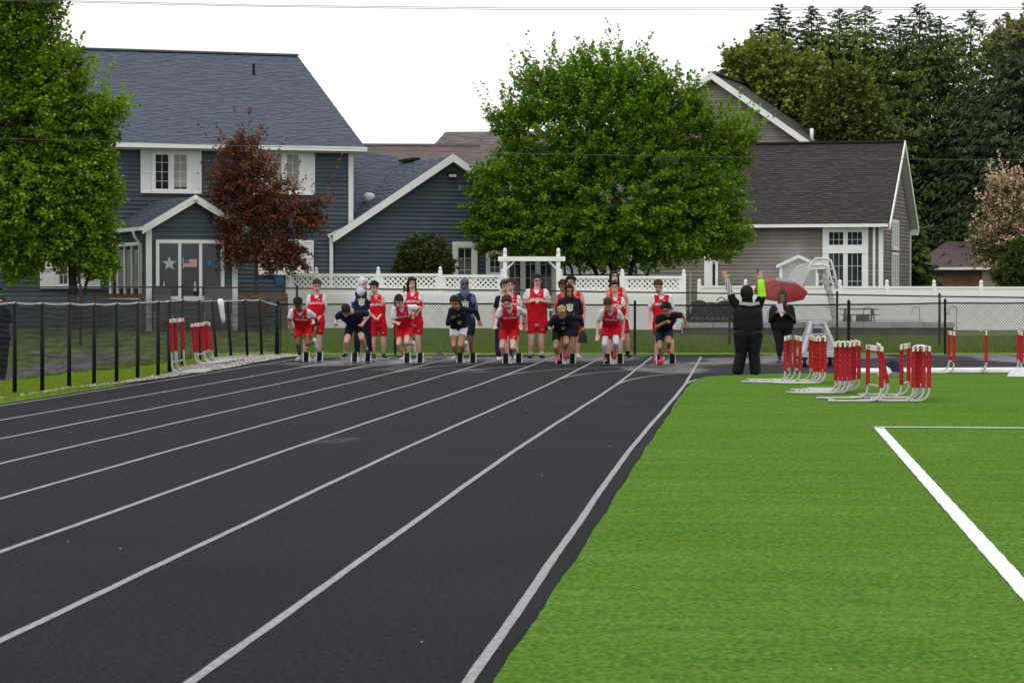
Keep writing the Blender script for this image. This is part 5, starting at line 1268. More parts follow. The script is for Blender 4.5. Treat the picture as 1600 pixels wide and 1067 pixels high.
HR={'dk':M('hair_dark',(.010,.007,.006),.8,var=.3,scale=40,bump=.01,bscale=60),'br':M('hair_brown',(.040,.020,.012),.8,var=.3,scale=40,bump=.01,bscale=60),'rb':M('hair_reddish',(.055,.018,.010),.8,var=.3,scale=40,bump=.01,bscale=60),'bl':M('hair_blond',(.28,.19,.09),.7,var=.3,scale=40,bump=.01,bscale=60)}
SH={'w':M('shoe_white',(.62,.62,.62),.5),'k':M('shoe_black',(.02,.02,.022),.5),'p':M('shoe_pink',(.80,.06,.14),.5),'o':M('shoe_orange',(.85,.07,.03),.5)}
SOLE=M('shoe_sole',(.5,.5,.5),.6); GOLD=M('emblem_gold',(.50,.42,.24),.7); INKW=M('print_white',(.70,.70,.70),.7); DARK=M('face_dark',(.02,.014,.012),.5); LIP=M('lip',(.28,.10,.09),.6)
def stripes():
    m=bpy.data.materials.new('striped_sleeve'); m.use_nodes=True; t=m.node_tree; b=t.nodes['Principled BSDF']; tc_=t.nodes.new('ShaderNodeTexCoord'); w_=t.nodes.new('ShaderNodeTexWave')
    w_.bands_direction='X'; w_.inputs['Scale'].default_value=11; t.links.new(tc_.outputs['Object'],w_.inputs[0]); c=t.nodes.new('ShaderNodeValToRGB'); c.color_ramp.interpolation='CONSTANT'
    c.color_ramp.elements[0].color=(.012,.014,.03,1); c.color_ramp.elements[1].position=.45; c.color_ramp.elements[1].color=(.66,.66,.68,1); t.links.new(w_.outputs['Fac'],c.inputs[0]); t.links.new(c.outputs[0],b.inputs['Base Color']); b.inputs['Roughness'].default_value=.85; return m
STRIPE=stripes()
ZO={1:(430,410),2:(600,410),3:(750,410),4:(900,410)}; ZS=6.275
def text_mesh(txt, size, arc=.0, bold=.004):
    c=bpy.data.curves.new('t','FONT'); c.body=txt; c.size=size; c.align_x='CENTER'; c.offset=bold; c.resolution_u=2
    o=bpy.data.objects.new('t',c); col.objects.link(o); dg=bpy.context.evaluated_depsgraph_get(); me=bpy.data.meshes.new_from_object(o.evaluated_get(dg)); bpy.data.objects.remove(o)
    bm=bmesh.new(); bm.from_mesh(me); bmesh.ops.triangulate(bm,faces=bm.faces); V=[tuple(v.co) for v in bm.verts]; Fq=[tuple(v.index for v in f.verts) for f in bm.faces]; bm.free(); bpy.data.meshes.remove(me)
    return [(x,y-arc*x*x) for x,y,_ in V],Fq
def rects(rs,sub=3):
    V=[];Fq=[]
    for x0,x1,y0,y1 in rs:
        k=len(V)
        for j in range(sub+1):
            for i in range(sub+1): V.append((x0+(x1-x0)*i/sub,y0+(y1-y0)*j/sub))
        for j in range(sub):
            for i in range(sub): a=k+j*(sub+1)+i; Fq.append((a,a+1,a+sub+2,a+sub+1))
    return V,Fq
TXT=text_mesh('BELLEVUE',.064,arc=.9,bold=.0018); TXT=([(x*1.0,y) for x,y in TXT[0]],TXT[1])
EMB_T=rects([(-.075,.075,.045,.075),(-.075,-.055,.025,.045),(.055,.075,.025,.045),(-.016,.016,-.03,.045),(-.035,.035,-.075,-.045)])
EMB_C=rects([(-.055,.06,.005,.028),(-.055,-.03,-.05,.005),(-.055,.06,-.05,-.028),(.038,.06,-.008,.005),(.038,.06,-.03,-.015)])
SWOOSH=([( -.022,.004),(-.014,-.008),(.0,-.006),(.024,.012),(.0,.001),(-.014,.0)],[(0,1,5),(1,2,4),(1,4,5),(2,3,4)])
UAM=rects([(-.014,-.008,-.01,.01),(.008,.014,-.01,.01),(-.008,.008,-.003,.003)],1)
NUM8=text_mesh('8',.085,0); NUM9=text_mesh('9',.085,0)
def decal(name, shape, mat, host, parent, c, R3, off=.006, rot=0.0, scale=1.0):
    """project flat artwork onto the garment along the body's forward direction"""
    bvh=BVHTree.FromPolygons([v.co.copy() for v in host.data.vertices],[tuple(p.vertices) for p in host.data.polygons])
    r,f,u=[Vector(k) for k in R3]; V,Fq=shape; out=[]; cr_,sr_=math.cos(rot),math.sin(rot)
    for x,y in V:
        x,y=(x*cr_-y*sr_)*scale,(x*sr_+y*cr_)*scale
        o=Vector(c)+r*x+u*y+f*.5; h=bvh.ray_cast(o,-f,1.0)
        out.append(h[0]+f*off if h[0] is not None and h[3]<.75 else None)
    if all(q is None for q in out): return
    good=[q for q in out if q is not None]; mean=sum((q.dot(f) for q in good))/len(good)
    o2=[]
    for (x,y),q in zip(V,out):
        if q is None:
            x,y=(x*cr_-y*sr_)*scale,(x*sr_+y*cr_)*scale; b_=Vector(c)+r*x+u*y; q=b_+f*(mean-b_.dot(f))
        o2.append(q)
    mb=MB(); mb.add(o2,Fq,.5); mb.build(name,mat,parent)
def frame(yaw,pitch,roll=0):
    """r,f,u of something facing the camera when yaw=0; pitch>0 looks down"""
    f=Vector((math.sin(yaw)*math.cos(pitch),-math.cos(yaw)*math.cos(pitch),-math.sin(pitch))); u=Vector((math.sin(yaw)*math.sin(pitch),-math.cos(yaw)*math.sin(pitch),math.cos(pitch)))
    r=f.cross(u); r,u=(r*math.cos(roll)+u*math.sin(roll)),(u*math.cos(roll)-r*math.sin(roll)); return r,f,u
def person(label, cat, group, Z, base, J, top='red', sleeves='tee', bottom='redshorts', skin='a', hair='dk', head=(0,0), shoes='w', socks=None, fat=1.0, glasses=False, longhair=False, hood=None, emblem=None, hands='relax', hidehand=(), back=False, feet=((0,-1,0),(0,-1,0)), hairstyle='short', scale=None, stripe=False, hsize=1.13):
    """J: joints as (x,y,depth) in a zoomed crop of the photograph; depth in metres away from us"""
    px0,py0=base; p0=gp(px0,py0); m=1/ppm(py0); zx,zy=ZO[Z] if Z else (0,0); zs=ZS if Z else 1.0
    def L(q):
        # small perspective correction for depth
        x=(q[0]/zs+zx-px0)*m; z=(py0-(q[1]/zs+zy))*m; d=q[2] if len(q)>2 else 0; k=1+d/((p0-CAM).dot(IMF)); hz=EYE
        return Vector((x*k, d, hz+(z-hz)*k))
    th=thing('person',p0,label,cat,group,rz=YAW)
    j={k:L(v) for k,v in J.items()}
    SL,SR,EL,ER,WL,WR,KL,KR,AL,AR,P,Hc=[j[k] for k in ('SL','SR','EL','ER','WL','WR','KL','KR','AL','AR','P','H')]
    lat=(SR-SL); shw=lat.length/2; lat.normalize(); plat=(lat*.6+Vector((1,0,0))*.4*(1 if lat.x>0 else -1)).normalized()
    N=(SL+SR)/2; upv=(N-P).normalized(); fwd=upv.cross(lat)*(1); fwd.normalize()
    if fwd.y>0 and not back: fwd=-fwd
    if back: fwd=Vector((0,1,0)) if fwd.y<0 else fwd
    hipw=.088*fat; HL=P-plat*hipw; HR_=P+plat*hipw
    N2=N+upv*.035
    # ---- primitive sets
    def inset(S,other): return S+(other-S).normalized()*.045+(-upv)*.035
    sl,sr=inset(SL,SR),inset(SR,SL)
    def torso(B,g=0.0,low=-.02):
        r=.092*fat; cl=sl.lerp(sr,.16)-upv*.10; cr_=sr.lerp(sl,.16)-upv*.10; w_=P+upv*.19
        B.cap(cl,w_-plat*.055*fat,r+g,r*.93+g,sq=1.0); B.cap(cr_,w_+plat*.055*fat,r+g,r*.93+g); B.cap((cl+cr_)/2,w_,r*1.06+g,r+g)
        B.cap(w_-plat*.055*fat,HL-upv*low*0,r*.90+g,r*.95+g*.6); B.cap(w_+plat*.055*fat,HR_,r*.90+g,r*.95+g*.6); B.cap(w_,P,r+g,r+g)
        B.cap(sl,sr,.052+g*.7,.052+g*.7); B.cap(N-upv*.02,N2+upv*.0,.07+g*.4,.055+g*.3)
    def arm(B,S,E,W,g=0.0,t=1.0,flat=False):
        r0,r1,r2=.052*fat**.5,.041*fat**.5,.028
        if t<=.999 and t<=.5:
            k=t*2; B.cap(S,S.lerp(E,k),r0+g,r1+(r0-r1)*(1-k)+g*1.25,1,0)
        else:
            B.cap(S,E,r0+g,r1+g*.8); k=(t-.5)*2; B.cap(E,E.lerp(W,k),r1+g*.8,r1+(r2-r1)*k+g*.7,1,0 if flat else .6)
    def leg(B,Hh,K,A,g=0.0,t=1.0):
        r0,r1,r2,r3=.088*fat,.056*fat**.6,.056*fat**.5,.034
        if t<=.5:
            k=t*2; q=Hh.lerp(K,k); B.cap(Hh,q,r0+g*.6,r0+(r1-r0)*k+g*1.5,1,0); return
        B.cap(Hh,K,r0+g,r1+g); k=(t-.5)*2; m_=K.lerp(A,.3)+(A-K).cross(plat).normalized()*0; B.cap(K,m_,r1*.93+g,r2+g); B.cap(m_,m_.lerp(A,k),r2+g,r2+(r3-r2)*k+g,1,0 if t<1 else 1)
    r,f,u=frame(*head); 
    if back: pass
    M3=np.array([r,f,u]).T; hs=hsize
    def hp(a,b_,c): return Hc+r*a*hs+f*b_*hs+u*c*hs
    body=Blob(); torso(body); arm(body,sl,EL,WL); arm(body,sr,ER,WR); leg(body,HL,KL,AL); leg(body,HR_,KR,AR)
    body.cap(N2,Hc-u*.03-f*.02,.062,.060)
    body.ell(hp(0,-.012,.018),M3,(.073*hs,.090*hs,.098*hs)); body.ell(hp(0,.025,-.052),M3,(.054*hs,.058*hs,.062*hs)); body.cap(hp(0,.078,.012),hp(0,.098,-.022),.010,.015)
    body.ell(hp(0,.058,.035),M3,(.052*hs,.03*hs,.03*hs))
    for s_ in (-1,1): body.ell(hp(s_*.074,-.005,-.005),M3,(.012,.02,.03))
    # hands with palm, four fingers and a thumb
    def hand(B,E,W,side,mode):
        d=(W-E).normalized(); inn=Vector((-side,0,0)); n_=d.cross(inn)
        if n_.length<.2: n_=d.cross(Vector((0,1,0)))
        n_.normalize(); wv=n_.cross(d).normalized()     # wv: across the palm
        c=W+d*.045; Mh=np.array([wv,n_,d]).T; B.ell(c,Mh,(.040,.020,.050))
        curl={'relax':.35,'fist':1.25,'open':.05,'clasp':.9}[mode]
        for q in range(4):
            o_=(q-1.5)*.021; ln=(.038,.043,.041,.033)[q]; b0=W+d*.082+wv*o_; ca=math.cos(curl); sa=math.sin(curl); side_n=n_*(1 if n_.y<0 else -1)
            d1=(d*ca+side_n*sa+wv*o_*(6 if mode=='open' else 1)).normalized(); b1=b0+d1*ln; ca2,sa2=math.cos(curl*1.8),math.sin(curl*1.8); d2=(d*ca2+side_n*sa2).normalized(); B.cap(b0-d*.02,b1,.0098,.009); B.cap(b1,b1+d2*ln*.8,.009,.008)
        s2=1 if wv.dot(inn)>0 else -1
        t0=W+d*.03+wv*s2*.03; td=(d*.6+wv*s2*(.8 if mode=='open' else .35)).normalized(); t1=t0+td*.04; B.cap(t0,t1,.0125,.011); B.cap(t1,t1+(td*.5+d*.6).normalized()*.028,.011,.009)
    if 'L' not in hidehand: hand(body,EL,WL,-1,hands if isinstance(hands,str) else hands[0])
    if 'R' not in hidehand: hand(body,ER,WR,1,hands if isinstance(hands,str) else hands[1])
    body.queue('body',SK[skin],th,voxel=.0105,smooth=2,dec=.45)
    # ---- face
    if not back:
        fm=MB()
        for s_ in (-1,1): fm=MB(); fm.lathe([(.002,-.008),(.011,-.004),(.011,.004),(.002,.008)],hp(s_*.029,.083,.014),8); fm.build('eye',DARK,th,smooth=True); fm=MB()
        for s_ in (-1,1): fm=MB(); fm.bar(hp(s_*.014,.094,.036),hp(s_*.046,.082,.037),.010,.008); fm.build('eyebrow',HR[hair] if hair in HR else DARK,th); fm=MB(); fm.bar(hp(-.022,.084,-.058),hp(.022,.084,-.058),.010,.010); fm.build('mouth',LIP,th)
    # ---- hair or hood
    def facehole(c): q=c-Hc; return q.dot(f)>.028*hs and q.dot(u)<(.058+.25*(q.dot(f)-.06))*hs and abs(q.dot(r))<.068*hs
    def neckcut(c): q=c-Hc; return q.dot(u)<-.075*hs and q.dot(f)>-.02
    if hood is None:
        hb=Blob(); hb.ell(hp(0,-.022,.034),M3,(.087*hs,.101*hs,.107*hs))
        if hairstyle in('curly','mop'):
            for q in range(22):
                a=random.uniform(0,6.28); e_=random.uniform(-.1,1.3); rr=.092; hb.ell(hp(math.cos(a)*math.cos(e_)*rr,math.sin(a)*math.cos(e_)*rr*.95-.012,.045+math.sin(e_)*rr*.95),M3,(.026,.026,.024))
        else:
            for q in range(14):
                a=random.uniform(0,6.28); e_=random.uniform(.35,1.3); rr=.092; hb.ell(hp(math.cos(a)*math.cos(e_)*rr,math.sin(a)*math.cos(e_)*rr-.01,.04+math.sin(e_)*rr*.9),M3,(.024,.03,.015))
            hb.cap(hp(-.04,.072,.078),hp(.04,.072,.08),.018,.018)
        if longhair:
            for s_ in (-1,1): hb.cap(hp(s_*.068,-.01,.03),hp(s_*.078,-.02,-.16),.034,.030)
            hb.cap(hp(0,-.07,.03),hp(0,-.07,-.16),.06,.055)
        if longhair: cutf=lambda c: ((c-Hc).dot(f)>.03 and (c-Hc).dot(u)<.058 and abs((c-Hc).dot(r))<.060)
        else: cutf=lambda c:(facehole(c) or ((c-Hc).dot(u)<(-.01 if (c-Hc).dot(f)>-.04 else -.055)))
        hb.queue('hair',HR[hair],th,voxel=.010,smooth=1,cut=cutf,dec=.6)
    else:
        hk=1.22 if back else 1.0; hb=Blob(); hb.ell(hp(0,-.015,.022),M3,(.100*hk,.115*hk,.122*hk)); hb.cap(hp(0,-.03,-.06),N2-upv*.01,.094,.11); hb.cap(hp(0,.02,.10),hp(0,-.05,.12),.03,.03)
        cf=None if back else (lambda c:(c-Hc).dot(f)>.055 and abs((c-Hc).dot(r))<.062 and -.095<(c-Hc).dot(u)<.082)
        hb.queue('hood',hood,th,voxel=.013,smooth=4,cut=cf,dec=.5)
    if glasses:
        gm=MB()
        for s_ in (-1,1): gm.tube([hp(s_*.031+.023*math.cos(a),.102,.012+.019*math.sin(a)) for a in np.linspace(0,2*math.pi,11)],.0035,4,cap=False)
        gm.bar(hp(-.008,.104,.016),hp(.008,.104,.016),.004,.004)
        for s_ in (-1,1): gm.bar(hp(s_*.054,.10,.016),hp(s_*.078,.0,.016),.004,.004)
        gm.build('glasses',DARK,th)
    # ---- clothes
    tu=lambda c:(c-P).dot(upv)/max(.3,(N-P).length); tl_=lambda c:(c-N).dot(lat)/shw; tf_=lambda c:(c-P).dot(fwd)
    mats={'red':C_RED,'white':C_WHT,'navy':C_NAVY,'black':C_BLK,'grey':C_GRY,'lav':C_LAV,'rain':C_RAIN}
    shirt=None; sing=None
    def neckopen(c,k=.22,h=.93): return tu(c)>h+.05 and abs(tl_(c))<k
    under={'tee':C_WHT,'whitehoodie':C_LAV,'greyhoodie':C_GRY,'bare':None,'long':mats.get(top),'navytee':C_NAVY if top!='black' else C_BLK}[sleeves]
    if under is not None:
        b_=Blob(); torso(b_,.014 if sleeves in('tee','navytee') else .024); t_=.36 if sleeves in('tee','navytee') else .97
        ga=.018 if t_<.5 else (.036 if top=='rain' else .020); t_=.62 if back else t_; arm(b_,sl,EL,WL,ga,t_); arm(b_,sr,ER,WR,ga,t_)
        nm={'tee':'t_shirt','navytee':'t_shirt','whitehoodie':'hoodie','greyhoodie':'hoodie','long':'long_sleeved_top'}[sleeves]
        shirt=b_.queue(nm,under,th,voxel=.0125,smooth=4,cut=(lambda c:neckopen(c,.26,.97)) if hood is None else None)
    if top in('red','navy') and sleeves!='long' and not(sleeves=='navytee'):
        b_=Blob(); torso(b_,.026 if sleeves!='whitehoodie' and sleeves!='greyhoodie' else .037)
        def cut(c):
            t_=tu(c); a_=abs(tl_(c))
            if t_<-.06: return True
            if t_<.62: return False
            if t_>1.16: return True
            if t_>.68 and a_>.80-.9*min(.14,t_-.68): return True
            front=tf_(c)>0
            return (a_/.33)**2+((1.14-t_)/(.25 if front else .17))**2<1
        b_low=b_
        sing=b_.queue('singlet',mats[top],th,voxel=.0125,smooth=4,cut=cut)
    # lower body
    if bottom in('redshorts','navyshorts','whiteshorts','blackshorts'):
        mt={'redshorts':C_RED,'navyshorts':C_NAVY,'whiteshorts':C_WHT,'blackshorts':C_BLK}[bottom]
        b_=Blob(); r_=.086*fat+.018; b_.cap(P+upv*.10-plat*.05,HL,r_,r_); b_.cap(P+upv*.10+plat*.05,HR_,r_,r_); b_.cap(P+upv*.1,P,r_,r_-.01); tt_=.32 if bottom!='whiteshorts' else .24
        leg(b_,HL-plat*.012,KL,AL,.012,tt_); leg(b_,HR_+plat*.012,KR,AR,.012,tt_); so=b_.queue('shorts',mt,th,voxel=.0125,smooth=3)
        if top=='red' and bottom=='redshorts':
            QUEUE[-1]=QUEUE[-1][:5]+((lambda o,th=th,c=HR_.lerp(KR,.42)+plat*.02: decal('logo',SWOOSH,INKW,o,th,c,((1,0,0),(0,-1,0),(0,0,1)),scale=1.2)),)+QUEUE[-1][6:]
    elif bottom in('pants','jeans','rain','tights'):
        mt={'pants':C_PANT,'jeans':C_JEAN,'rain':C_RAIN,'tights':C_WLEG}[bottom]; g_={'pants':.016,'jeans':.022,'rain':.042,'tights':.005}[bottom]
        b_=Blob(); r_=.092*fat+.018; b_.cap(P+upv*.10-plat*.05,HL,r_,r_); b_.cap(P+upv*.10+plat*.05,HR_,r_,r_)
        if bottom=='rain':
            for Hh,K,A in((HL,KL,AL),(HR_,KR,AR)): b_.cap(Hh,K,.115*fat,.105,1,1); b_.cap(K,A+Vector((0,0,-.03)),.105,.105,1,0)
        else: leg(b_,HL,KL,AL,g_,.98); leg(b_,HR_,KR,AR,g_,.98)
        b_.queue({'jeans':'jeans','tights':'tights'}.get(bottom,'trousers'),mt,th,voxel=.0125,smooth=3)
        if bottom=='tights':
            b_=Blob(); r_=.092*fat+.022; b_.cap(P+upv*.10-plat*.05,HL,r_,r_); b_.cap(P+upv*.10+plat*.05,HR_,r_,r_); leg(b_,HL,KL,AL,.028,.31); leg(b_,HR_,KR,AR,.028,.31); b_.queue('shorts',C_RED,th,voxel=.0125,smooth=3)
    # shoes and socks
    for A,K,fd,ss in ((AL,KL,feet[0],shoes),(AR,KR,feet[1],shoes)):
        d=Vector(fd).normalized(); dn=(A-K).normalized(); s_=Blob(); side_=d.cross(Vector((0,0,1)));
        if side_.length<.1: side_=Vector((1,0,0))
        hd=A+dn*.045-d*.03; ball=hd+d*.15+dn*.008; toe=hd+d*.205+dn*.012
        s_.cap(A+dn*.0,hd,.042,.040); s_.cap(hd,ball,.038,.040,sq=.85,ax=side_); s_.cap(ball,toe,.038,.026,sq=.75,ax=side_)
        s_.queue('shoe',SH[ss] if isinstance(ss,str) else ss,th,voxel=.0115,smooth=2)
        sm=MB(); dnn=dn-d*dn.dot(d); dnn.normalize(); sm.bar(hd-d*.035+dnn*.034,toe+d*.015+dnn*.030,.075,.014,up=-dnn); sm.build('sole',SOLE if ss!='p' else SH['p'],th)
        if socks: q=Blob(); q.cap(A.lerp(K,.24),A,.046,.042,0,1); q.queue('sock',socks,th,voxel=.011,smooth=2)
    # prints
    R3=(lat,fwd,upv); hl=(N-P).length
    if top=='red' and sing is not None and not back:
        c=P+upv*hl*.70; 
        def post(o,th=th,c=c,R3=R3,lg=P+upv*hl*.86+lat*.06): decal('lettering',TXT,INKW,o,th,c,R3,off=.009); decal('logo',SWOOSH,INKW,o,th,lg,R3,scale=1.3,off=.009)
        for i,q in enumerate(QUEUE):
            if q[0] is sing: QUEUE[i]=q[:5]+(post,)+q[6:]
    if emblem:
        host=sing if sing is not None else shirt; c=P+upv*hl*(.66 if emblem=='big' else .48)
        def post(o,th=th,c=c,R3=R3,lg=P+upv*hl*.82,k=1.0 if emblem=='big' else .6): decal('emblem',EMB_T,GOLD,o,th,c,R3,scale=k,off=.008); decal('emblem',EMB_C,INKW if k==1 else GOLD,o,th,c,R3,off=.012,scale=k); decal('logo',UAM,INKW,o,th,lg,R3,off=.009)
        for i,q in enumerate(QUEUE):
            if q[0] is host: QUEUE[i]=q[:5]+(post,)+q[6:]
    return th,dict(j,N=N,upv=upv,lat=lat,fwd=fwd,HL=HL,HR=HR_,Hc=Hc,f=f,u=u,r=r,m=m,L=L)
GR='runners leaving the starting blocks'; GS='athletes standing behind the start'
dn=lambda x=0:(x,-1,-.05)
# standing athletes ------------------------------------------------
person('standing athlete in red singlet over white tee, hands clasped, behind the leftmost runner','athlete',GS,1,(494,562),
 dict(H=(411,228,-.04),SL=(322,328,0),SR=(495,328,0),EL=(325,470,.02),ER=(487,478,.02),WL=(380,575,-.16),WR=(402,585,-.17),P=(405,585,0),KL=(300,775,-.02),KR=(430,775,-.02),AL=(290,915,.04),AR=(436,915,.04)),head=(.1,.35),hair='br',shoes='w',hands='clasp',skin='d')
person('athlete in pale raised hood under a navy singlet with gold emblem, looking right','athlete',GS,1,(567,563),
 dict(H=(858,212,0),SL=(758,310,0),SR=(930,300,0),EL=(735,420,.05),ER=(945,420,.03),WL=(740,540,0),WR=(900,510,-.1),P=(862,560,0),KL=(805,740,-.02),KR=(922,740,-.02),AL=(803,915,.04),AR=(935,900,.04)),top='navy',sleeves='whitehoodie',bottom='pants',head=(.95,.1),hood=C_LAV,emblem='big',shoes='k',hidehand=('L',),skin='d')
person('bare armed athlete in red singlet with hands clasped low, right of the pale hooded one','athlete',GS,1,(591,563),
 dict(H=(970,248,-.03),SL=(915,335,0),SR=(1065,335,0),EL=(915,470,.03),ER=(1070,470,.03),WL=(985,550,-.15),WR=(1015,545,-.16),P=(1012,620,0),KL=(965,780,-.02),KR=(1062,780,-.02),AL=(968,905,.05),AR=(1065,900,.05)),sleeves='bare',head=(-.3,.25),shoes='k',hands='clasp',feet=((-.1,-1,0),(.45,-1,0)),skin='d')
person('athlete with long dark hair in red singlet over white tee, forearms crossed','athlete',GS,2,(648,564),
 dict(H=(272,212,0),SL=(195,300,0),SR=(368,305,0),EL=(215,430,.03),ER=(378,430,.03),WL=(290,510,-.17),WR=(320,505,-.19),P=(300,590,0),KL=(252,770,-.02),KR=(332,770,-.02),AL=(245,920,.05),AR=(345,915,.05)),head=(.25,0),longhair=True,shoes='k',hands='clasp',feet=((-.6,-1,0),(.7,-1,0)),skin='d')
person('athlete in blue grey hood and navy singlet with gold emblem, behind the white shorts runner','athlete',GS,2,(733,563),
 dict(H=(790,215,-.02),SL=(700,320,0),SR=(885,320,0),EL=(690,450,.04),ER=(900,450,.03),WL=(760,540,-.1),WR=(865,545,-.1),P=(812,600,0),KL=(760,770,-.02),KR=(845,770,-.02),AL=(765,905,.05),AR=(848,900,.05)),top='navy',sleeves='greyhoodie',bottom='navyshorts',head=(.05,.05),hood=C_GRY,emblem='big',shoes='k',hidehand=('L','R'),skin='c')
person('person in a white hood standing furthest back, mostly hidden behind two athletes','athlete',GS,3,(790,561),
 dict(H=(245,190,.5),SL=(165,300,.5),SR=(310,300,.5),EL=(150,430,.5),ER=(320,430,.5),WL=(160,540,.45),WR=(310,540,.45),P=(240,580,.5),KL=(190,760,.5),KR=(290,760,.5),AL=(185,905,.5),AR=(290,905,.5)),top='lav',sleeves='whitehoodie',bottom='jeans',hood=C_LAV,head=(.1,.1),shoes='w',skin='b')
person('athlete in a dark navy tee half hidden behind the boy in red and white','athlete',GS,3,(787,562.5),
 dict(H=(240,240,.15),SL=(160,340,.15),SR=(310,340,.15),EL=(145,480,.15),ER=(320,480,.15),WL=(142,600,.05),WR=(315,590,.1),P=(235,600,.15),KL=(180,780,.15),KR=(280,780,.15),AL=(180,925,.15),AR=(285,925,.15)),top='black',sleeves='navytee',bottom='jeans',hair='br',head=(.3,.1),shoes='w',skin='a')
person('boy in red vest over white tee, just left of the athlete with glasses','athlete',GS,3,(799,564),
 dict(H=(298,228,-.05),SL=(210,335,-.05),SR=(392,335,-.05),EL=(205,470,0),ER=(402,470,0),WL=(215,590,-.08),WR=(402,600,-.08),P=(300,600,-.05),KL=(260,780,-.05),KR=(355,780,-.05),AL=(270,920,0),AR=(350,915,0)),hair='br',hairstyle='mop',head=(0,.05),shoes='w',skin='d')
person('heavy set athlete with glasses, white tee and red singlet, hands at the chest','athlete',GS,3,(838,563.5),
 dict(H=(563,182,0),SL=(455,275,0),SR=(657,275,0),EL=(432,395,.03),ER=(684,395,.03),WL=(535,378,-.24),WR=(585,378,-.25),P=(557,580,0),KL=(503,760,-.02),KR=(600,760,-.02),AL=(492,905,.05),AR=(605,905,.05)),head=(.05,.12),hair='dk',glasses=True,shoes='k',socks=C_WHT,fat=1.28,hands='clasp',feet=((-.25,-1,0),(.35,-1,0)),skin='d')
person('brown haired athlete in red singlet looking down, left of the black hooded one','athlete',GS,3,(880,562.5),
 dict(H=(812,235,.2),SL=(738,325,.2),SR=(900,325,.2),EL=(735,450,.2),ER=(905,450,.2),WL=(740,560,.1),WR=(900,560,.1),P=(820,590,.2),KL=(790,770,.2),KR=(860,770,.2),AL=(790,905,.2),AR=(860,905,.2)),sleeves='bare',hair='br',head=(.1,.4),shoes='k',skin='b')
person('tall dark haired athlete in red singlet with bare arms behind the black hooded one','athlete',GS,3,(900,562.5),
 dict(H=(893,195,.1),SL=(840,300,.1),SR=(1010,300,.1),EL=(835,440,.1),ER=(1022,450,.1),WL=(850,560,.1),WR=(1015,585,.03),P=(940,600,.1),KL=(905,780,.1),KR=(958,780,.1),AL=(900,905,.1),AR=(955,900,.1)),sleeves='bare',hair='dk',head=(-.3,.2),hairstyle='mop',shoes='w',skin='d',feet=((0,-1,0),(.4,-1,0)))
person('athlete in black hoodie with hood up and gold emblem, hands in the front pocket','athlete',GS,3,(891,564),
 dict(H=(876,280,-.05),SL=(775,365,-.05),SR=(975,360,-.05),EL=(765,480,0),ER=(992,485,0),WL=(830,510,-.17),WR=(920,510,-.17),P=(885,610,-.05),KL=(855,790,-.05),KR=(915,790,-.05),AL=(855,925,0),AR=(905,925,0)),top='black',sleeves='long',bottom='navyshorts',hood=C_BLK,head=(.05,.25),emblem='big',hidehand=('L','R'),shoes='k',skin='b')
person('tallest athlete with long black hair and glasses in red singlet, chin raised','athlete',GS,4,(967,563.5),
 dict(H=(375,150,0),SL=(300,260,0),SR=(480,255,0),EL=(300,390,.03),ER=(506,390,.02),WL=(310,500,0),WR=(500,500,-.06),P=(425,580,0),KL=(370,760,-.02),KR=(500,760,-.02),AL=(365,900,.05),AR=(508,895,.05)),sleeves='bare',longhair=True,glasses=True,head=(.15,-.25),shoes='k',socks=C_BLK,feet=((0,-1,0),(.5,-1,0)),skin='d',hsize=1.15)
person('dark haired boy in red singlet and white tee in front of the tallest athlete','athlete',GS,4,(963,564.5),
 dict(H=(376,248,-.1),SL=(298,350,-.1),SR=(468,355,-.1),EL=(295,450,-.05),ER=(470,440,-.08),WL=(330,520,-.25),WR=(400,450,-.28),P=(380,600,-.1),KL=(322,780,-.1),KR=(432,780,-.1),AL=(318,920,-.05),AR=(432,920,-.05)),hair='dk',head=(-.05,.05),hands='clasp',shoes='w',skin='d')
person('athlete in red singlet over white tee looking down behind the rightmost runner','athlete',GS,4,(1031,564.5),
 dict(H=(803,235,-.05),SL=(735,335,0),SR=(938,335,0),EL=(722,480,.03),ER=(952,480,.03),WL=(717,590,-.04),WR=(957,590,-.04),P=(835,600,0),KL=(800,780,-.02),KR=(935,780,-.02),AL=(785,940,.05),AR=(940,920,.05)),hair='rb',head=(.05,.45),shoes='p',skin='d')
# runners ----------------------------------------------------------
RH='fist'
person('leftmost runner driving off the blocks in red singlet over white tee and red shorts','runner',GR,1,(478,565),
 dict(H=(240,408,-.50),SL=(158,470,-.36),SR=(355,478,-.30),EL=(148,575,-.28),ER=(398,548,.0),WL=(180,680,-.42),WR=(398,590,.22),P=(275,645,.05),KL=(232,800,-.22),KR=(325,800,-.32),AL=(245,925,.0),AR=(375,775,.22)),head=(.05,.75),skin='c',shoes='w',socks=C_WHT,hands=RH,feet=((-.35,-1,0),(.2,.15,-1)))
person('second runner from the left bent low in navy top and dark shorts, head down','runner',GR,1,(558,565.5),
 dict(H=(712,478,-.58),SL=(628,495,-.36),SR=(872,490,-.30),EL=(600,545,-.05),ER=(930,505,-.05),WL=(602,600,-.25),WR=(865,605,-.30),P=(780,630,.05),KL=(705,775,-.30),KR=(852,745,-.20),AL=(692,890,-.05),AR=(880,850,.30)),top='navy',sleeves='navytee',bottom='blackshorts',head=(.1,1.05),shoes='k',socks=C_WHT,hands=RH,feet=((-.35,-1,-.1),(.1,-.3,-1)),skin='d')
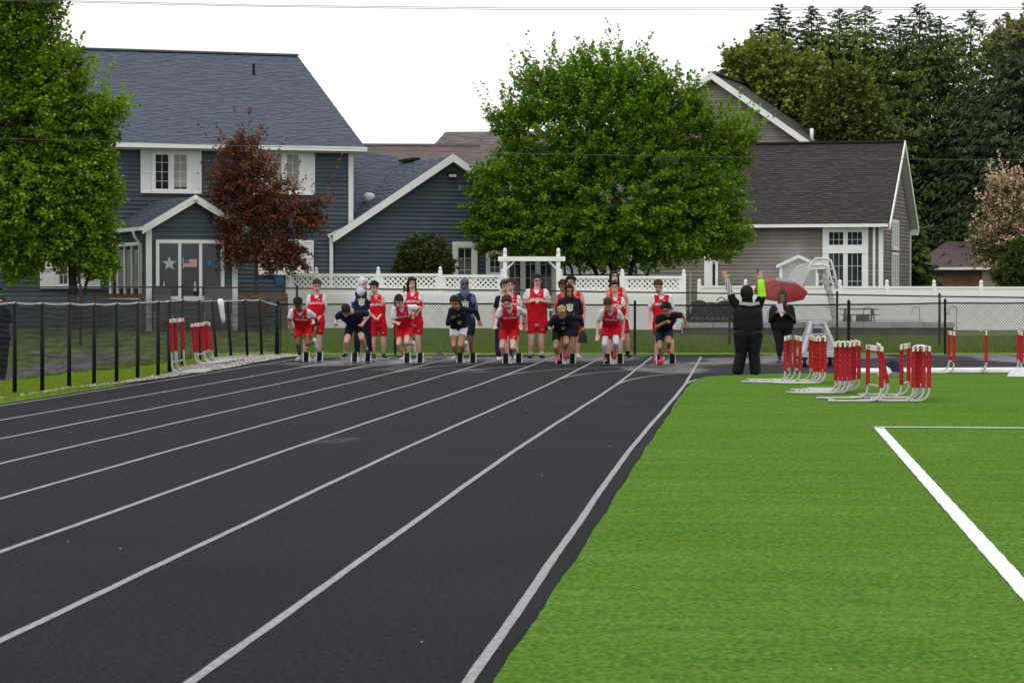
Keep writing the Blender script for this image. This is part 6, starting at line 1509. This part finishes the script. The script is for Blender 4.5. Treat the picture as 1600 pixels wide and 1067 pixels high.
person('third runner from the left in red singlet over white tee with one elbow thrown out','runner',GR,2,(638,567),
 dict(H=(155,385,-.48),SL=(88,450,-.34),SR=(262,430,-.26),EL=(92,590,-.30),ER=(345,445,.0),WL=(135,590,-.50),WR=(300,510,.05),P=(200,650,.05),KL=(150,800,-.22),KR=(225,785,-.36),AL=(205,925,.0),AR=(280,800,.20)),head=(-.05,.55),shoes='w',hands=RH,feet=((-.75,-1,-.05),(.15,.1,-1)),skin='d')
person('fourth runner from the left in black long sleeves and white shorts, arm swung out','runner',GR,2,(724,567),
 dict(H=(692,395,-.48),SL=(645,462,-.34),SR=(795,445,-.26),EL=(630,600,-.28),ER=(900,480,.0),WL=(672,548,-.50),WR=(932,565,.02),P=(733,650,.05),KL=(688,820,-.22),KR=(750,815,-.34),AL=(715,915,.0),AR=(800,800,.22)),top='black',sleeves='long',bottom='whiteshorts',emblem='small',head=(.05,.5),shoes='w',socks=C_WHT,hands='relax',feet=((-.55,-1,0),(.15,.1,-1)),skin='b')
person('fifth runner from the left, curly haired, in red singlet with bare shoulders and red shorts','runner',GR,3,(795,568),
 dict(H=(262,392,-.50),SL=(180,455,-.36),SR=(392,445,-.28),EL=(162,560,-.28),ER=(445,510,-.05),WL=(150,620,-.45),WR=(450,600,.0),P=(282,655,.05),KL=(215,830,-.22),KR=(322,835,-.34),AL=(235,925,.0),AR=(352,865,.22)),top='red',sleeves='tee',head=(.0,.6),hair='rb',hairstyle='curly',shoes='w',hands='relax',feet=((-.6,-1,0),(.15,-.1,-1)),skin='d')
person('sixth runner from the left, blond, in black long sleeved top with bright pink shoes','runner',GR,3,(880,569),
 dict(H=(795,495,-.55),SL=(715,535,-.36),SR=(905,520,-.28),EL=(655,640,-.20),ER=(985,550,.0),WL=(672,640,-.42),WR=(1005,625,.0),P=(800,670,.05),KL=(742,830,-.22),KR=(842,790,-.36),AL=(765,920,.0),AR=(832,860,.20)),top='black',sleeves='long',bottom='blackshorts',emblem='small',head=(.0,.6),hair='bl',shoes='p',socks=C_WHT,hands=RH,feet=((.0,-1,-.1),(.0,-.1,-1)),skin='b')
person('seventh runner from the left in red singlet, white tights and orange shoes','runner',GR,4,(955,569),
 dict(H=(302,415,-.55),SL=(235,470,-.38),SR=(425,480,-.30),EL=(208,590,-.25),ER=(462,580,-.15),WL=(203,700,-.30),WR=(458,690,-.15),P=(345,640,.05),KL=(275,800,-.24),KR=(388,790,-.30),AL=(282,920,.0),AR=(385,855,.20)),head=(.0,.8),hair='br',bottom='tights',shoes='o',hands='relax',feet=((.0,-1,-.1),(.0,-.2,-1)),skin='d')
person('rightmost runner in black tee and dark shorts with pink shoes, curly hair','runner',GR,4,(1040,569.5),
 dict(H=(865,455,-.50),SL=(785,530,-.34),SR=(985,500,-.26),EL=(785,630,-.28),ER=(1045,520,.0),WL=(868,585,-.48),WR=(1075,585,.02),P=(865,680,.05),KL=(818,835,-.22),KR=(898,780,-.36),AL=(850,945,.0),AR=(915,855,.20)),top='black',sleeves='navytee',bottom='navyshorts',head=(.0,.65),hairstyle='curly',shoes='p',socks=C_WHT,hands=RH,feet=((-.6,-1,0),(.5,-.3,-.8)),skin='b')
# officials --------------------------------------------------------
st_,sj=person('starter in black rain suit seen from behind, striped and neon sleeves, arms raised','official',None,0,(1167,586.5),
 dict(H=(1166.5,460,-.02),SL=(1149,477,0),SR=(1187,477,0),EL=(1144,468,-.02),ER=(1190,464,-.02),WL=(1134.5,437,-.05),WR=(1188,437,-.05),P=(1169,522,0),KL=(1158,552,0),KR=(1178,552,0),AL=(1152,580,0),AR=(1181,581,0)),
 top='rain',sleeves='long',bottom='rain',hood=C_RAIN,head=(math.pi,.25),back=True,hands='open',fat=1.35,shoes='k',feet=((-.9,-.4,0),(.2,1,0)),skin='a')
L_=sj['L']
def sleeve(E,W,mat,t0,name='sleeve'):
    b_=Blob(); b_.cap(E.lerp(W,t0),E.lerp(W,1.0),.078 if mat is C_NEON else .066,.058 if mat is C_NEON else .048,0,0); b_.queue(name,mat,st_,voxel=.012,smooth=2)
sleeve(sj['EL'],sj['WL'],STRIPE,.05,'striped_sleeve'); sleeve(sj['ER'],sj['WR'],C_NEON,.0,'neon_sleeve')
b_=Blob()
for s_ in (-1,1): b_.cap(sj['N']+sj['lat']*.13*s_-Vector((0,0,.12)),sj['P']+sj['lat']*.125*s_+Vector((0,0,.10)),.14,.150,1,.25)
b_.queue('jacket',C_RAIN,st_,voxel=.014,smooth=3)
# reflective stripe round the back and starter pistol
mb=MB(); c=L_((1168,473.5,0)); pts_=[]
for k in range(11):
    u=k/10; x=-.17+.36*u; mb.v=mb.v
    pts_.append((c.x+x+.01, -.185+.05*(2*u-1)**2*1.6, c.z+.02*abs(2*u-1)-.02))
V_=[]
for p in pts_: V_+=[Vector(p)+Vector((0,0,.028)),Vector(p)-Vector((0,0,.028))]
mb.add(V_,[(2*i,2*i+1,2*i+3,2*i+2) for i in range(10)]); o=mb.build('reflective_stripe',M('reflective_grey',(.36,.38,.37),.5),st_); s2=o.modifiers.new('t','SOLIDIFY'); s2.thickness=.02
pg=thing('starter_pistol',p0_:=gp(1167,586.5),'small dark starter pistol held up in the right hand of the starter','pistol',rz=YAW)
q=L_((1186,427,-.05)); mb=MB(); mb.bar(q+Vector((-.02,.0,-.02)),q+Vector((-.03,-.0,.07)),.028,.035,up=Vector((0,1,0))); mb.build('barrel',BLACKM,pg); mb=MB(); mb.bar(q+Vector((-.02,0,.02)),q+Vector((.03,0,-.03)),.026,.03,up=Vector((0,1,0))); mb.build('grip',BLACKM,pg)
um_,uj=person('official in black rain jacket standing under a red umbrella and holding papers','official',None,0,(1222,563),
 dict(H=(1222,464,0),SL=(1205.5,481,0),SR=(1238,481,0),EL=(1205,501,-.05),ER=(1239,502,0),WL=(1211,489,-.30),WR=(1225,489,-.28),P=(1222,512,0),KL=(1217,536,0),KR=(1229,536,0),AL=(1218,557,0),AR=(1230,557,0)),
 top='rain',sleeves='long',bottom='pants',hood=C_RAIN,head=(-.3,.35),shoes='k',hands='clasp',skin='b',fat=1.2)
L_=uj['L']; b_=Blob()
for s_ in (-1,1): b_.cap(uj['N']+uj['lat']*.12*s_-Vector((0,0,.10)),uj['P']+uj['lat']*.10*s_+Vector((0,0,-.02)),.135,.15,1,0)
b_.queue('jacket',C_RAIN,um_,voxel=.014,smooth=3)
ub=thing('umbrella',gp(1222,563),'open red umbrella with grey edge held over the official','umbrella',rz=YAW)
C0=L_((1219,456,-.05)); RU=.59; ax=Vector((.14,.42,1)).normalized(); qa=ax.to_track_quat('Z','Y').to_matrix(); ured=leafmat('umbrella_red',(.70,.015,.03),(.75,.02,.035),.55)
ugr=M('umbrella_grey',(.14,.17,.17),.5)
def dome(a,rr): 
    z=.27*(1-rr**2.1); sag=1-.06*abs(math.sin(4*a))*rr; return C0+qa@Vector((RU*rr*sag*math.cos(a),RU*rr*sag*math.sin(a),z))
for k in range(8):
    V_=[];Fq=[]; a0=math.pi*k/4
    for i in range(7):
        for j_ in range(7): V_.append(dome(a0+math.pi/4*j_/6,max(.02,i/6)))
    for i in range(6):
        for j_ in range(6): a=i*7+j_; Fq.append((a,a+7,a+8,a+1))
    mb=MB(); mb.add(V_,Fq,.5); o=mb.build('canopy_panel',ugr if k in (2,) else ured,ub,smooth=True); s2=o.modifiers.new('t','SOLIDIFY'); s2.thickness=.004
    mb=MB(); mb.tube([dome(a0,i/6)-ax*.012 for i in range(1,7)],.004,4); mb.build('rib',BLACKM,ub)
mb=MB(); mb.tube([C0+ax*.30,C0-ax*.20,L_((1213,492,-.25))],.008,6); mb.build('shaft',BLACKM,ub); mb=MB(); mb.tube([L_((1213,488,-.25)),L_((1213,497,-.25))],.018,8); mb.build('handle',BLACKM,ub)
pp_=thing('paper_sheets',gp(1222,563),'loose white papers held in front of the official under the umbrella','papers',rz=YAW)
for k in range(3):
    mb=MB(); c=[L_((1208.5+k*.6,475,-.42)),L_((1218.5+k*.5,474,-.40)),L_((1222+k*.5,491,-.36)),L_((1217.5+k*.4,495,-.38)),L_((1213+k*.3,485,-.40))]; mb.prism([p+Vector((0,.008*k,0)) for p in c],(0,.002,0)); mb.build('sheet',M('paper',(.62,.58,.70),.8),pp_)
bg_=thing('clear_bag',gp(1222,563),'crumpled clear plastic bag hanging from the arm of the umbrella official','bag',rz=YAW)
mb=MB(); V_=[L_((1204,480,.1)),L_((1208,489,.1)),L_((1203,497,.08)),L_((1196,505,.1)),L_((1193,500,.12)),L_((1199,489,.1))]; mb.prism(V_,(0,.10,0)); mb.build('bag_body',clear,bg_)
# spectator cut by the left edge
person('spectator in dark jacket holding a phone behind the mesh fence at the left edge','spectator',None,0,(-4,596),
 dict(H=(-6,458,0),SL=(-24,482,.05),SR=(12,482,0),EL=(-26,510,0),ER=(16,500,-.05),WL=(2,478,-.35),WR=(10,474,-.32),P=(-5,528,0),KL=(-12,562,0),KR=(5,562,0),AL=(-13,590,0),AR=(4,590,0)),
 top='navy',sleeves='long',bottom='pants',hair='dk',head=(.5,.1),hands='clasp',fat=1.25,shoes='k',skin='b')
mb=MB(); q=gp(-4,596)
ph=thing('phone',q,'small dark phone held up above the mesh fence at the left edge','phone',rz=YAW); m_=1/ppm(596)
mb.bx((12)*m_,(19)*m_,-.40,-.39,(596-470)*m_,(596-465)*m_); mb.build('phone_body',BLACKM,ph)
finish_people()
# the black bag carried by the dark hooded athlete and the starter gun smoke
o_=heap(910,563,.10,.3,M('bag_black',(.012,.012,.013),.6),'black bag hanging from the hand behind the black hooded athlete',name='sports_bag',seed=9); o_.location.z=gp(909,525).z*0+.40; tag(o_,cat='bag')
sm=bpy.data.materials.new('smoke'); sm.use_nodes=True; t=sm.node_tree; t.nodes.remove(t.nodes['Principled BSDF']); pv_=t.nodes.new('ShaderNodeVolumePrincipled'); pv_.inputs['Color'].default_value=(.9,.9,.92,1)
tc_=t.nodes.new('ShaderNodeTexCoord'); nn=t.nodes.new('ShaderNodeTexNoise'); nn.inputs['Scale'].default_value=1.3; nn.inputs['Detail'].default_value=5; t.links.new(tc_.outputs['Object'],nn.inputs['Vector'])
gr=t.nodes.new('ShaderNodeTexGradient'); gr.gradient_type='SPHERICAL'; mp_=t.nodes.new('ShaderNodeMapping'); t.links.new(tc_.outputs['Generated'],mp_.inputs[0]); mp_.inputs['Location'].default_value=(-1,-1,-1); mp_.inputs['Scale'].default_value=(2,2,2); t.links.new(mp_.outputs[0],gr.inputs[0])
r1=t.nodes.new('ShaderNodeMapRange'); r1.inputs['From Min'].default_value=.42; r1.inputs['From Max'].default_value=.72; r1.inputs['To Max'].default_value=.45; t.links.new(nn.outputs['Fac'],r1.inputs['Value'])
mu=t.nodes.new('ShaderNodeMath'); mu.operation='MULTIPLY'; t.links.new(r1.outputs[0],mu.inputs[0]); t.links.new(gr.outputs['Fac'],mu.inputs[1]); t.links.new(mu.outputs[0],pv_.inputs['Density']); t.links.new(pv_.outputs[0],t.nodes['Material Output'].inputs['Volume'])
for (px,py,rx,rz_,d,lb) in ((1225,422,1.3,.95,56,'thin grey puff of pistol smoke drifting in front of the taupe wall above the umbrella'),(1246,398,.45,.4,57,'small denser smoke puff above the white gable of the play house')):
    c=at(px,py,d); mb=MB(); mb.lathe([(rx*math.cos(a),rz_*math.sin(a)) for a in np.linspace(-1.5,1.5,11)],(0,0,0),18); o=mb.build('smoke',sm,None,smooth=True,loc=c,kind='stuff'); tag(o,lb,'smoke')
